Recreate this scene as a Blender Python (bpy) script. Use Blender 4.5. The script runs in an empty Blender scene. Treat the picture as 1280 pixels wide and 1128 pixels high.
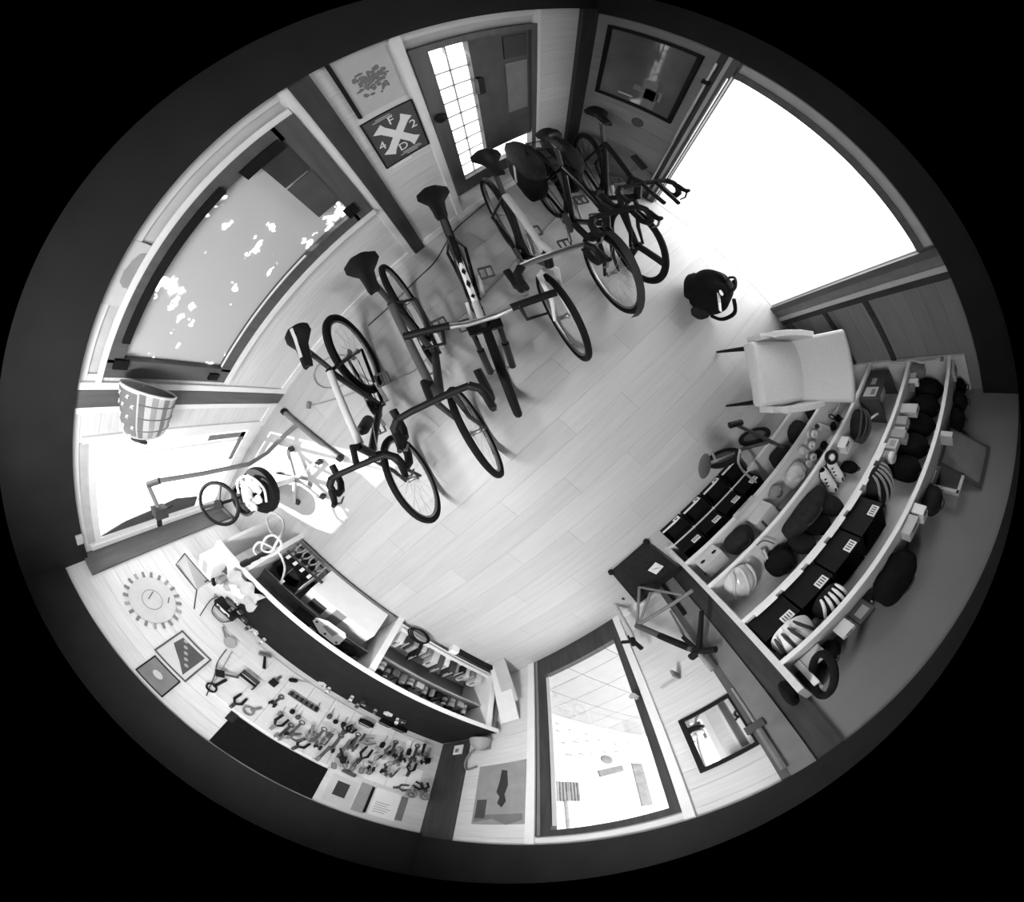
import bpy, math, random
from mathutils import Vector, Matrix

R_ = math.radians
V = Vector
random.seed(7)
SC = bpy.context.scene
COL = SC.collection

# ---------------------------------------------------------------- camera: ceiling fisheye, slightly off plumb
CAM_H = 2.18                                  # camera above the floor
HALF = 93.0                                   # degrees from the lens axis at the rim of the image circle
CX, CY = 636.0, 541.0                         # lens axis in the 1280x1128 frame
YAW = R_(46.0)                                # room axes against the picture
nx, ny = math.sin(R_(2.65)), math.sin(R_(4.8))
NAD = V((nx, ny, -math.sqrt(1 - nx * nx - ny * ny)))
R_TILT = NAD.rotation_difference(V((0, 0, -1))).to_matrix()
R_CAM = Matrix.Rotation(-YAW, 3, 'Z') @ R_TILT
cam_data = bpy.data.cameras.new('ceiling_camera')
cam = bpy.data.objects.new('ceiling_camera', cam_data)
COL.objects.link(cam)
cam_data.type = 'PANO'
cam_data.panorama_type = 'FISHEYE_EQUIDISTANT'
cam_data.fisheye_fov = R_(2 * HALF)
cam_data.shift_x = (640 - CX) / 1280
cam_data.shift_y = -(564 - CY) / 1128
cam_data.clip_start = 0.01
cam.matrix_world = Matrix.Translation((0, 0, CAM_H)) @ R_CAM.to_4x4()
SC.camera = cam

# ---------------------------------------------------------------- daylight
SC.view_settings.view_transform = 'Standard'
SC.view_settings.look = 'None'
SC.view_settings.gamma = 1.0
SC.view_settings.use_curve_mapping = False
SC.view_settings.exposure = 0.30
world = bpy.data.worlds.new('overcast_sky')
SC.world = world
world.use_nodes = True
bg = world.node_tree.nodes['Background']
bg.inputs[0].default_value = (1, 1, 1, 1)
bg.inputs[1].default_value = 4.5
sun_d = bpy.data.lights.new('sun', 'SUN')
sun_d.energy = 15.0
sun_d.angle = R_(1.5)
sun = bpy.data.objects.new('sun', sun_d)
COL.objects.link(sun)
SUN_DIR = V((0.52, -0.80, -1.0))              # travel direction of the sunlight
sun.rotation_euler = SUN_DIR.to_track_quat('-Z', 'Y').to_euler()
sun.location = (-4, 6, 8)
SC.cycles.use_denoising = True
SC.cycles.max_bounces = 10
SC.cycles.diffuse_bounces = 6
SC.cycles.transparent_max_bounces = 12
SC.cycles.sample_clamp_indirect = 6.0
SC.cycles.caustics_reflective = False
SC.cycles.caustics_refractive = False

# ---------------------------------------------------------------- room planes (metres)
VN, VS, UE, UW = 1.635, -2.07, 2.435, -3.15   # left (y+), right (y-), back (x+), front (x-) walls
CEIL = 2.75
SHF = -1.725                                  # front of the display shelves
BNF = -2.345                                  # front of the workbench


def ray(px, py):
    X, Y = (px - CX) / 640, (CY - py) / 564
    r = math.hypot(X, Y)
    t = R_(HALF) * r
    return R_CAM @ V((math.sin(t) * X / r, math.sin(t) * Y / r, -math.cos(t)))


def F(px, py, z=0.0):
    d = ray(px, py)
    t = (z - CAM_H) / d.z
    return V((d.x * t, d.y * t, z))


def PL(px, py, ax, val):
    d = ray(px, py)
    t = val / d[ax]
    return V((d.x * t, d.y * t, CAM_H + d.z * t))


def WN(px, py, off=0.0): return PL(px, py, 1, VN - off)
def WS(px, py, off=0.0): return PL(px, py, 1, VS + off)
def WE(px, py, off=0.0): return PL(px, py, 0, UE - off)
def WW(px, py, off=0.0): return PL(px, py, 0, UW + off)


# ---------------------------------------------------------------- materials (a monochrome picture: all greys)
MATS = {}


def mat(name, g, rough=0.6, metal=0.0, var=0.12, scale=9.0, stretch=(1, 1, 1), bump=0.0, rnd=0.0, spec=0.35, coat=0.0, emit=0.0):
    if name in MATS:
        return MATS[name]
    m = bpy.data.materials.new(name)
    m.use_nodes = True
    nt = m.node_tree
    b = nt.nodes['Principled BSDF']
    b.inputs['Roughness'].default_value = rough
    b.inputs['Metallic'].default_value = metal
    b.inputs['Specular IOR Level'].default_value = spec
    b.inputs['Coat Weight'].default_value = coat
    tc = nt.nodes.new('ShaderNodeTexCoord')
    mp = nt.nodes.new('ShaderNodeMapping')
    mp.inputs['Scale'].default_value = stretch
    no = nt.nodes.new('ShaderNodeTexNoise')
    no.inputs['Scale'].default_value = scale
    no.inputs['Detail'].default_value = 5
    nt.links.new(tc.outputs['Object'], mp.inputs['Vector'])
    nt.links.new(mp.outputs['Vector'], no.inputs['Vector'])
    mr = nt.nodes.new('ShaderNodeMapRange')
    mr.inputs['From Min'].default_value = 0.25
    mr.inputs['From Max'].default_value = 0.75
    mr.inputs['To Min'].default_value = g * (1 - var)
    mr.inputs['To Max'].default_value = g * (1 + var)
    nt.links.new(no.outputs['Fac'], mr.inputs['Value'])
    out = mr.outputs['Result']
    if rnd:
        oi = nt.nodes.new('ShaderNodeObjectInfo')
        m2 = nt.nodes.new('ShaderNodeMapRange')
        m2.inputs['To Min'].default_value = 1 - rnd
        m2.inputs['To Max'].default_value = 1 + rnd
        nt.links.new(oi.outputs['Random'], m2.inputs['Value'])
        mu = nt.nodes.new('ShaderNodeMath')
        mu.operation = 'MULTIPLY'
        nt.links.new(out, mu.inputs[0])
        nt.links.new(m2.outputs['Result'], mu.inputs[1])
        out = mu.outputs[0]
    nt.links.new(out, b.inputs['Base Color'])
    if bump:
        bp = nt.nodes.new('ShaderNodeBump')
        bp.inputs['Strength'].default_value = bump
        bp.inputs['Distance'].default_value = 0.01
        nt.links.new(no.outputs['Fac'], bp.inputs['Height'])
        nt.links.new(bp.outputs['Normal'], b.inputs['Normal'])
    if emit:
        b.inputs['Emission Color'].default_value = (1, 1, 1, 1)
        b.inputs['Emission Strength'].default_value = emit
    MATS[name] = m
    return m


def glass_mat(name, tint=0.95, gloss=0.08):
    m = bpy.data.materials.new(name)
    m.use_nodes = True
    nt = m.node_tree
    nt.nodes.clear()
    o = nt.nodes.new('ShaderNodeOutputMaterial')
    t = nt.nodes.new('ShaderNodeBsdfTransparent')
    t.inputs[0].default_value = (tint, tint, tint, 1)
    g = nt.nodes.new('ShaderNodeBsdfGlossy')
    g.inputs['Roughness'].default_value = 0.03
    mx = nt.nodes.new('ShaderNodeMixShader')
    mx.inputs[0].default_value = gloss
    nt.links.new(t.outputs[0], mx.inputs[1])
    nt.links.new(g.outputs[0], mx.inputs[2])
    nt.links.new(mx.outputs[0], o.inputs[0])
    MATS[name] = m
    return m


mat('pine_board', 0.66, 0.55, var=0.10, scale=5, stretch=(0.6, 9, 9), rnd=0.05)
mat('pine_board_y', 0.62, 0.55, var=0.10, scale=5, stretch=(9, 0.6, 9), rnd=0.05)
mat('backlit_board', 0.22, 0.6, var=0.10, scale=5, stretch=(9, 0.6, 9), rnd=0.05)  # board grey lowered: the backlit wall's shade put into the colour
mat('plaster', 0.5, 0.8)
mat('shaded_grey_wall', 0.20, 0.85, var=0.08, scale=3)  # plain grey wall, with shade and rim falloff above the shelves put into it
mat('worktop_black', 0.014, 0.7, var=0.3, scale=8, spec=0.15)
mat('white_trim', 0.78, 0.45, var=0.04)
mat('frame_grey', 0.085, 0.5, var=0.2, scale=6, stretch=(4, 4, 0.5))
mat('dark_timber', 0.040, 0.55, var=0.35, scale=6, stretch=(4, 4, 0.5))
mat('grey_timber', 0.10, 0.6, var=0.25, scale=6, stretch=(4, 4, 0.5))
mat('rim_dark_timber', 0.008, 0.8, var=0.4, scale=4)  # near-black: dark vignette of the lens rim put into the beam colour
mat('floor_plank', 0.46, 0.42, var=0.07, scale=4, stretch=(0.5, 7, 1), rnd=0.06, spec=0.4)
mat('floor_base', 0.26, 0.9)
mat('black', 0.006, 0.6, var=0.2, spec=0.2)
mat('black_gloss', 0.006, 0.25, var=0.2)
mat('rubber', 0.007, 0.8, var=0.2, spec=0.15)
mat('dark', 0.035, 0.6, var=0.2)
mat('charcoal', 0.07, 0.65, var=0.2)
mat('mid', 0.18, 0.6, var=0.15)
mat('grey', 0.30, 0.6, var=0.12)
mat('pale', 0.50, 0.6, var=0.08)
mat('white', 0.80, 0.5, var=0.04)
mat('paper', 0.82, 0.8, var=0.05, scale=20)
mat('card', 0.55, 0.8, var=0.08, scale=6)
mat('steel', 0.62, 0.35, metal=1.0, var=0.1)
mat('dull_steel', 0.30, 0.4, metal=1.0, var=0.15)
mat('silver_paint', 0.50, 0.35, var=0.06)
mat('shelf_wood', 0.62, 0.5, var=0.08, scale=6, stretch=(0.8, 6, 6))
mat('upholstery', 0.64, 0.85, var=0.05, scale=40, bump=0.1)
mat('cloth_black', 0.008, 0.95, var=0.3, scale=30, bump=0.3, spec=0.1)
mat('cloth_dark', 0.022, 0.95, var=0.3, scale=30, bump=0.3, spec=0.1)
mat('cloth_grey', 0.2, 0.95, var=0.2, scale=30, bump=0.2)
mat('cloth_pale', 0.42, 0.9, var=0.1, scale=30, bump=0.2)
mat('mirror', 0.8, 0.03, metal=1.0, var=0.0)
mat('picture_glass', 0.10, 0.15, var=0.35, scale=3, coat=0.6)
mat('paver', 0.30, 0.8, var=0.06, rnd=0.05)
mat('yard', 0.6, 0.9, var=0.08, scale=2)
mat('house', 0.8, 0.9, var=0.04, scale=4)
mat('plastic_film', 0.55, 0.2, var=0.25, scale=12, coat=0.5, bump=0.5)
glass_mat('pane_glass')


def frosted_mat(name, g):
    m = bpy.data.materials.new(name)
    m.use_nodes = True
    nt = m.node_tree
    nt.nodes.clear()
    o = nt.nodes.new('ShaderNodeOutputMaterial')
    t = nt.nodes.new('ShaderNodeBsdfTranslucent')
    t.inputs[0].default_value = (g, g, g, 1)
    d = nt.nodes.new('ShaderNodeBsdfGlossy')
    d.inputs['Roughness'].default_value = 0.3
    mx = nt.nodes.new('ShaderNodeMixShader')
    mx.inputs[0].default_value = 0.1
    nt.links.new(t.outputs[0], mx.inputs[1])
    nt.links.new(d.outputs[0], mx.inputs[2])
    nt.links.new(mx.outputs[0], o.inputs[0])
    MATS[name] = m


frosted_mat('frosted', 0.85)


# ---------------------------------------------------------------- mesh building
PM = {}                                       # object name -> world matrix it was made with


def frame_from(z, x=None):
    z = V(z).normalized()
    if x is None:
        x = V((1, 0, 0)) if abs(z.x) < 0.9 else V((0, 1, 0))
    x = V(x)
    x = (x - z * x.dot(z)).normalized()
    y = z.cross(x)
    return Matrix((x, y, z)).transposed()


def rz(a): return Matrix.Rotation(a, 3, 'Z')


class MB:
    def __init__(self):
        self.v, self.f = [], []

    def add(self, vs, fs):
        b = len(self.v)
        self.v += [V(p) for p in vs]
        self.f += [[i + b for i in f] for f in fs]
        return self

    def box(self, c, s, M=None, taper=1.0):
        c, h = V(c), V(s) / 2
        vs = []
        for dz in (-1, 1):
            k = taper if dz > 0 else 1.0
            for dx, dy in ((-1, -1), (1, -1), (1, 1), (-1, 1)):
                p = V((dx * h.x * k, dy * h.y * k, dz * h.z))
                vs.append(c + (M @ p if M else p))
        return self.add(vs, [(3, 2, 1, 0), (4, 5, 6, 7), (0, 1, 5, 4), (1, 2, 6, 5), (2, 3, 7, 6), (3, 0, 4, 7)])

    def span(self, a, b):
        a, b = V(a), V(b)
        return self.box((a + b) / 2, [abs(b[i] - a[i]) for i in range(3)])

    def bar(self, p0, p1, w, h, side=None):
        p0, p1 = V(p0), V(p1)
        M = frame_from(p1 - p0, side)
        return self.box((p0 + p1) / 2, (w, h, (p1 - p0).length), M)

    def tube(self, pts, r, n=8, closed=False, caps=True):
        pts = [V(p) for p in pts]
        k = len(pts)
        rs = r if isinstance(r, (list, tuple)) else [r] * k
        vs, fs = [], []
        nrm = None
        for i, p in enumerate(pts):
            if closed:
                t = pts[(i + 1) % k] - pts[i - 1]
            else:
                t = pts[min(i + 1, k - 1)] - pts[max(i - 1, 0)]
            if t.length < 1e-9:
                t = V((0, 0, 1))
            t.normalize()
            if nrm is None:
                a = V((0, 0, 1)) if abs(t.z) < 0.9 else V((1, 0, 0))
                nrm = (a - t * a.dot(t)).normalized()
            else:
                nrm = nrm - t * nrm.dot(t)
                nrm = nrm.normalized() if nrm.length > 1e-6 else t.orthogonal().normalized()
            bn = t.cross(nrm)
            for j in range(n):
                a = 2 * math.pi * j / n
                vs.append(p + (nrm * math.cos(a) + bn * math.sin(a)) * rs[i])
        m = k if closed else k - 1
        for i in range(m):
            for j in range(n):
                a, b = i * n + j, i * n + (j + 1) % n
                c, d = ((i + 1) % k) * n + (j + 1) % n, ((i + 1) % k) * n + j
                fs.append((a, b, c, d))
        if caps and not closed:
            fs.append(tuple(reversed(range(n))))
            fs.append(tuple((k - 1) * n + j for j in range(n)))
        return self.add(vs, fs)

    def ring(self, c, axis, R, r, n=28, m=8, squash=1.0, x=None):
        M = frame_from(axis, x)
        pts = [V(c) + M @ V((R * math.cos(2 * math.pi * i / n), R * squash * math.sin(2 * math.pi * i / n), 0)) for i in range(n)]
        return self.tube(pts, r, m, closed=True)

    def lathe(self, prof, c=(0, 0, 0), M=None, n=16, cap=True):
        c = V(c)
        vs, fs = [], []
        for r, h in prof:
            for j in range(n):
                a = 2 * math.pi * j / n
                p = V((r * math.cos(a), r * math.sin(a), h))
                vs.append(c + (M @ p if M else p))
        for i in range(len(prof) - 1):
            for j in range(n):
                fs.append((i * n + j, i * n + (j + 1) % n, (i + 1) * n + (j + 1) % n, (i + 1) * n + j))
        if cap:
            fs.append(tuple(reversed(range(n))))
            fs.append(tuple((len(prof) - 1) * n + j for j in range(n)))
        return self.add(vs, fs)

    def prism(self, poly, d, o=(0, 0, 0), M=None):
        """2-D outline in M's x,y plane at o, d thick along M's z."""
        o = V(o)
        n = len(poly)
        vs = []
        for h in (0, d):
            for x, y in poly:
                p = V((x, y, h))
                vs.append(o + (M @ p if M else p))
        fs = [tuple(reversed(range(n))), tuple(range(n, 2 * n))]
        fs += [(i, (i + 1) % n, n + (i + 1) % n, n + i) for i in range(n)]
        return self.add(vs, fs)

    def ell(self, c, r, M=None, nu=16, nv=10, lump=0.0, seed=0, zmin=-1.0, pw=1.0):
        rr = random.Random(seed)
        c = V(c)
        ph = [rr.uniform(0, 6.28) for _ in range(6)]
        prof = []
        lo = math.asin(max(-1, zmin))
        vs, fs = [], []
        for i in range(nv + 1):
            t = lo + (math.pi / 2 - lo) * i / nv
            for j in range(nu):
                a = 2 * math.pi * j / nu
                k = 1 + lump * (math.sin(3 * a + ph[0] + 2 * t) * 0.5 + math.sin(2 * a + ph[1]) * math.cos(3 * t + ph[2]) * 0.5 + 0.4 * math.sin(5 * a + 4 * t + ph[3]))
                ct = max(math.cos(t), 0.02)
                ca, sa = math.cos(a), math.sin(a)
                if pw != 1.0:
                    ca = math.copysign(abs(ca) ** pw, ca)
                    sa = math.copysign(abs(sa) ** pw, sa)
                p = V((r[0] * ct * ca * k, r[1] * ct * sa * k, r[2] * math.sin(t) * k))
                vs.append(c + (M @ p if M else p))
        for i in range(nv):
            for j in range(nu):
                fs.append((i * nu + j, i * nu + (j + 1) % nu, (i + 1) * nu + (j + 1) % nu, (i + 1) * nu + j))
        fs.append(tuple(reversed(range(nu))))
        fs.append(tuple(nv * nu + j for j in range(nu)))
        return self.add(vs, fs)

    def sheet(self, grid, th=0.004):
        """thick surface through a grid (rows of points)."""
        R, C = len(grid), len(grid[0])
        g = [[V(p) for p in row] for row in grid]
        vs, fs = [], []
        nr = [[None] * C for _ in range(R)]
        for i in range(R):
            for j in range(C):
                a = g[min(i + 1, R - 1)][j] - g[max(i - 1, 0)][j]
                b = g[i][min(j + 1, C - 1)] - g[i][max(j - 1, 0)]
                q = a.cross(b)
                nr[i][j] = q.normalized() if q.length > 1e-12 else V((0, 0, 1))
        for s in (0.5, -0.5):
            for i in range(R):
                for j in range(C):
                    vs.append(g[i][j] + nr[i][j] * th * s)
        N = R * C
        for i in range(R - 1):
            for j in range(C - 1):
                a, b, c, d = i * C + j, i * C + j + 1, (i + 1) * C + j + 1, (i + 1) * C + j
                fs.append((d, c, b, a))
                fs.append((N + a, N + b, N + c, N + d))
        edge = [(0, j) for j in range(C)] + [(i, C - 1) for i in range(1, R)] + [(R - 1, j) for j in range(C - 2, -1, -1)] + [(i, 0) for i in range(R - 2, 0, -1)]
        for k in range(len(edge)):
            a = edge[k][0] * C + edge[k][1]
            b2 = edge[(k + 1) % len(edge)]
            b = b2[0] * C + b2[1]
            fs.append((a, b, N + b, N + a))
        return self.add(vs, fs)

    def build(self, name, m, parent=None, smooth=False, bevel=0.0, world=True, ang=40):
        me = bpy.data.meshes.new(name)
        vs = self.v
        org = V((0, 0, 0))
        if parent is not None:
            if world:
                inv = PM[parent.name].inverted()
                vs = [inv @ p for p in vs]
        else:
            lo = [min(p[i] for p in vs) for i in range(3)]
            hi = [max(p[i] for p in vs) for i in range(3)]
            org = V(((lo[0] + hi[0]) / 2, (lo[1] + hi[1]) / 2, lo[2]))
            vs = [p - org for p in vs]
        me.from_pydata([tuple(p) for p in vs], [], [tuple(f) for f in self.f])
        me.update()
        if smooth:
            me.polygons.foreach_set('use_smooth', [True] * len(me.polygons))
            me.set_sharp_from_angle(angle=R_(ang))
        me.materials.append(MATS[m] if isinstance(m, str) else m)
        o = bpy.data.objects.new(name, me)
        COL.objects.link(o)
        if parent is not None:
            o.parent = parent
            PM[o.name] = PM[parent.name].copy()
        else:
            o.location = org
            PM[o.name] = Matrix.Translation(org)
        if bevel:
            bv = o.modifiers.new('edge', 'BEVEL')
            bv.width = bevel
            bv.segments = 2
            bv.limit_method = 'ANGLE'
        return o


def tag(o, label=None, cat=None, group=None, kind=None):
    if label: o['label'] = label
    if cat: o['category'] = cat
    if group: o['group'] = group
    if kind: o['kind'] = kind
    return o


def thing(name, label, cat, loc=(0, 0, 0), rot=0.0, group=None, M=None):
    o = bpy.data.objects.new(name, None)
    o.empty_display_size = 0.1
    COL.objects.link(o)
    mw = M if M is not None else Matrix.Translation(loc) @ Matrix.Rotation(rot, 4, 'Z')
    o.matrix_world = mw
    PM[o.name] = mw.copy()
    return tag(o, label, cat, group)


def struct(o): return tag(o, kind='structure')


def textmesh(txt, size, o, M, name, m, parent, depth=0.002, align='CENTER'):
    """flat print: letters as thin geometry on the surface at o (M x right, y up, z out)."""
    cu = bpy.data.curves.new('letters', 'FONT')
    cu.body = txt
    cu.size = size
    cu.align_x = align
    cu.align_y = 'CENTER'
    cu.extrude = depth / 2
    ob = bpy.data.objects.new('letters', cu)
    COL.objects.link(ob)
    bpy.context.view_layer.update()
    me = bpy.data.meshes.new_from_object(ob.evaluated_get(bpy.context.evaluated_depsgraph_get()))
    bpy.data.objects.remove(ob)
    bpy.data.curves.remove(cu)
    b = MB()
    b.add([V(o) + M @ (v.co + V((0, 0, depth / 2))) for v in me.vertices], [tuple(p.vertices) for p in me.polygons])
    bpy.data.meshes.remove(me)
    return b.build(name, m, parent)


# axes of a panel hung on each wall: x to the right as one faces it, y up, z into the room
MN = Matrix(((1, 0, 0), (0, 0, -1), (0, 1, 0)))          # left wall (y+), faced from inside: right = +x
MS = Matrix(((-1, 0, 0), (0, 0, 1), (0, 1, 0)))          # right wall (y-): right = -x
ME = Matrix(((0, 0, -1), (-1, 0, 0), (0, 1, 0)))         # back wall (x+): right = -y
MW = Matrix(((0, 0, 1), (1, 0, 0), (0, 1, 0)))           # front wall (x-): right = +y

# ================================================================ SETTING
# ---- floor: base slab and separate planks
floor = struct(MB().span((UW - .1, VS - .1, -0.06), (UE + .1, VN + .1, -0.012)).build('floor', 'floor_base'))
PWID, PLEN = 0.185, 1.25
row, y = 0, VS
while y < VN - 0.005:
    y1 = min(y + PWID, VN)
    x = UW - (row * 0.47 % PLEN)
    while x < UE:
        x0, x1 = max(x, UW), min(x + PLEN, UE)
        if x1 - x0 > 0.04:
            MB().span((x0 + .0006, y + .0006, -0.014), (x1 - .0006, y1 - .0006, 0.0)).build('plank', 'floor_plank', floor)
        x += PLEN
    y = y1
    row += 1

# ---- openings: (lo, hi, z0, z1) along the wall
WIN1 = (-1.19, 0.40, 0.76, 1.70)
WIN2 = (1.01, 1.86, 0.31, 1.73)
DOOR1 = (-3.02, -1.72, 0.0, 1.72)
DOOR2 = (-1.915, -0.935, 0.0, 2.09)
DOOR3 = (-0.87, 0.64, 0.0, 1.66)


def wall(name, ax, plane, lo, hi, outs, ops, board_mat, top, rowh=0.15, base=0.0):
    """ax 1: wall at y=plane running in x; ax 0: wall at x=plane running in y. outs = +1/-1 outward side."""
    t = 0.12

    def bx(b, a0, a1, z0, z1, d0, d1):
        p, q = plane + outs * d0, plane + outs * d1
        if ax == 1:
            b.span((a0, p, z0), (a1, q, z1))
        else:
            b.span((p, a0, z0), (q, a1, z1))
    b = MB()
    cur = lo - .12
    for o in sorted(ops):
        bx(b, cur, o[0], -.06, CEIL, .014, t)
        if o[2] > 0.01:
            bx(b, o[0], o[1], -.06, o[2], .014, t)
        bx(b, o[0], o[1], o[3], CEIL, .014, t)
        cur = o[1]
    bx(b, cur, hi + .12, -.06, CEIL, .014, t)
    w = struct(b.build(name, 'plaster'))
    z = base
    while z < top - 0.01:
        z1 = min(z + rowh, top)
        ivs = [(lo, hi)]
        for o in ops:
            if z < o[3] - .004 and z1 > o[2] + .004:
                nv = []
                for a, c in ivs:
                    if o[0] > a: nv.append((a, min(c, o[0])))
                    if o[1] < c: nv.append((max(a, o[1]), c))
                ivs = [(a, c) for a, c in nv if c - a > 0.01]
        for a, c in ivs:
            q = MB()
            bx(q, a, c, z + .0009, z1 - .0009, 0.0, .016)
            q.build('board', board_mat, w)
        z = z1
    return w


wall_left = wall('wall_left', 1, VN, UW, UE, 1, [WIN1, WIN2, DOOR1], 'pine_board', 1.87)
wall_right = wall('wall_right', 1, VS, UW, UE, -1, [DOOR2, (-.085, UE + .13, -1, 3)], 'pine_board', 2.2)
MB().span((-.085, VS - .12, -.06), (UE + .12, VS, CEIL)).build('plain_panel', 'shaded_grey_wall', wall_right)
wall_back = wall('wall_back', 0, UE, VS, VN, 1, [DOOR3], 'backlit_board', 1.83)
wall_front = wall('wall_front', 0, UW, VS, VN, -1, [], 'pine_board_y', 2.2)
ceiling = struct(MB().span((UW - .12, VS - .12, CEIL), (UE + .12, VN + .12, CEIL + .08)).build('ceiling', 'rim_dark_timber'))

# ---- wall plates below the ceiling, darkened for the lens rim, corner posts, casings
TN = [0]


def trim(b, m='dark_timber', bevel=0.0):
    TN[0] += 1
    return struct(b.build('trim_%d' % TN[0], m, bevel=bevel))


trim(MB().span((UW, VN - .05, 1.86), (UE, VN + .013, CEIL)), 'rim_dark_timber')
trim(MB().span((UE - .05, VS, 1.82), (UE + .013, VN - .05, CEIL)), 'rim_dark_timber')
trim(MB().span((UW, VS - .013, 2.17), (UE - .05, VS + .05, CEIL)), 'rim_dark_timber')  # plate put in for the dark lens rim on this side
trim(MB().span((UW - .013, VS + .05, 2.14), (UW + .05, VN - .05, CEIL)), 'rim_dark_timber')
# left wall posts and white casings
trim(MB().span((.455, VN - .03, 0), (.555, VN, 1.86)), bevel=.004)
trim(MB().span((.405, VN - .018, 0), (.453, VN, 1.86)), 'white_trim')
trim(MB().span((-1.41, VN - .02, 0), (-1.29, VN, 1.86)), 'grey_timber')
trim(MB().span((-1.285, VN - .02, 0), (-1.235, VN, 1.86)), 'white_trim')
trim(MB().span((-1.46, VN - .02, 0), (-1.415, VN, 1.86)), 'white_trim')
trim(MB().span((2.27, VN - .03, 0), (UE, VN, 1.86)))
trim(MB().span((.95, VN - .02, 0), (1.005, VN, 1.86)), 'white_trim')
trim(MB().span((1.865, VN - .02, 0), (1.90, VN, 1.86)), 'white_trim')
trim(MB().span((-1.715, VN - .02, 0), (-1.66, VN, 1.78)), 'white_trim')
trim(MB().span((-3.10, VN - .02, 0), (-3.025, VN, 1.78)), 'white_trim')
trim(MB().span((UW, 1.42, 0), (UW + .035, VN, 1.9)), 'grey_timber')
# right wall posts
trim(MB().span((-.415, VS, 0), (-.365, VS + .03, 2.17)), 'grey_timber')
trim(MB().span((-.362, VS, 0), (-.232, VS + .045, 2.17)), 'mid')
trim(MB().span((-.23, VS, 0), (-.085, VS + .03, 2.17)), 'dark_timber')
trim(MB().span((UW, VS, .86), (-2.75, VS + .04, 2.17)), 'dark_timber')
trim(MB().span((-2.0, VS, 0), (-1.92, VS + .02, 2.17)), 'white_trim')
trim(MB().span((-.93, VS, 0), (-.87, VS + .018, 2.17)), 'white_trim')
# back wall: door jambs either side of the bright doorway, battens on the panelled part
for y0, y1, d, m in ((.645, .69, .05, 'grey_timber'), (.692, .722, .03, 'pale'), (.724, .765, .05, 'dark_timber'),
                     (-.93, -.875, .05, 'grey_timber'), (-1.0, -.932, .035, 'mid'), (-1.045, -1.002, .055, 'pale'), (-1.10, -1.047, .05, 'dark_timber')):
    trim(MB().span((UE - d, y0, 0), (UE, y1, 1.82)), m)
trim(MB().span((UE - .03, -.87, 1.66), (UE, .64, 1.72)), 'grey_timber')
trim(MB().bar((UE - .012, -1.11, .98), (UE - .012, -2.07, .98), .024, .05, (1, 0, 0)), 'dark_timber')
trim(MB().bar((UE - .012, -1.11, .52), (UE - .012, -2.07, .52), .024, .04, (1, 0, 0)), 'dark_timber')
# baseboards
struct(MB().span((-1.66, VN - .016, 0), (UE, VN, .07)).build('baseboard_left', 'white_trim'))
struct(MB().span((-.87, VS, 0), (UE, VS + .016, .07)).build('baseboard_right', 'white_trim'))
struct(MB().span((UE - .016, VS + .02, 0), (UE, -1.11, .07)).build('baseboard_back', 'grey_timber'))

# ---- outside: yard, pavers seen through the glazed door, neighbouring white wall
yard = tag(MB().span((-30, -30, -.2), (30, 30, -.075)).build('yard', 'yard'), 'pale open ground outside the shop', 'ground', kind='structure')
pav = tag(MB().span((-2.78, -8.2, -.07), (1.6, VS - .13, -.05)).build('paving', 'floor_base'), 'square pale paving outside the glazed door', 'paving', kind='structure')
for i in range(8):
    for j in range(10):
        x0, y0 = -2.76 + .49 * i, VS - .14 - .46 * (j + 1)
        MB().span((x0 + .004, y0 + .004, -.05), (x0 + .486, y0 + .456, -.012)).build('paver', 'paver', pav)
hs = thing('neighbour_building', 'white outside wall beside the paving beyond the glazed door', 'building', (-2.78, -5, -.07))
MB().span((-3.0, -9, -.07), (-2.78, VS - .13, 3.4)).build('wall_panel', 'house', hs)
HX = -2.78
for gx in (702, 716):
    p = PL(gx, 990, 0, HX)
    b = MB()
    for k in range(4):
        b.span((HX - .005, p.y - .10 + k * .055, p.z - .16), (HX + .02, p.y - .07 + k * .055, p.z + .16))
    b.build('grille', 'mid', hs)
p, q = PL(706, 1002, 0, HX), PL(709, 1036, 0, HX)
MB().tube([V((HX + .02, p.y, p.z)), V((HX + .02, q.y, q.z))], .02, 8).build('drain_pipe', 'grey', hs)
p, q = PL(748, 968, 0, HX), PL(777, 961, 0, HX)
MB().bar(V((HX + .01, p.y, p.z)), V((HX + .01, q.y, q.z)), .03, .12, (1, 0, 0)).build('wall_plaque', 'mid', hs)
p = PL(758, 950, 0, HX)
MB().ell(V((HX + .01, p.y, p.z)), (.02, .14, .09), None, 16, 8).build('wall_lamp', 'mid', hs, smooth=True)
p, q = PL(793, 955, 0, HX), PL(806, 1008, 0, HX)
MB().span((HX - .005, p.y + .10, p.z), (HX + .02, q.y - .2, q.z)).build('hatch', 'mid', hs)
for k in range(18):
    p = PL(696 + (k * 37) % 96, 905 + (k * 13) % 40, 0, HX)
    MB().box(V((HX + .004, p.y, p.z)), (.012, .05 + .02 * (k % 4), .025)).build('brick_chip', 'grey', hs)
hr = thing('hose_reel', 'dark hose looped on a wall bracket outside the glazed door', 'hose', (-2.7, -6.2, .8))
b = MB()
for k in range(3):
    b.ring((-2.655 + .02 * k, -6.0, 1.0), (1, 0, 0), .34 - .03 * k, .022, 24, 6, 1.25)
b.build('hose', 'mid', hr, smooth=True)
MB().span((-2.779, -6.12, .8), (-2.66, -5.88, 1.15)).build('bracket', 'dark', hr)
b = MB().span((-2.5, -7.4, -.01), (-2.1, -7.0, .75))
o = tag(b.build('planter_box', 'dark', bevel=.02), 'dark square planter outside by the white wall', 'planter')

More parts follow.
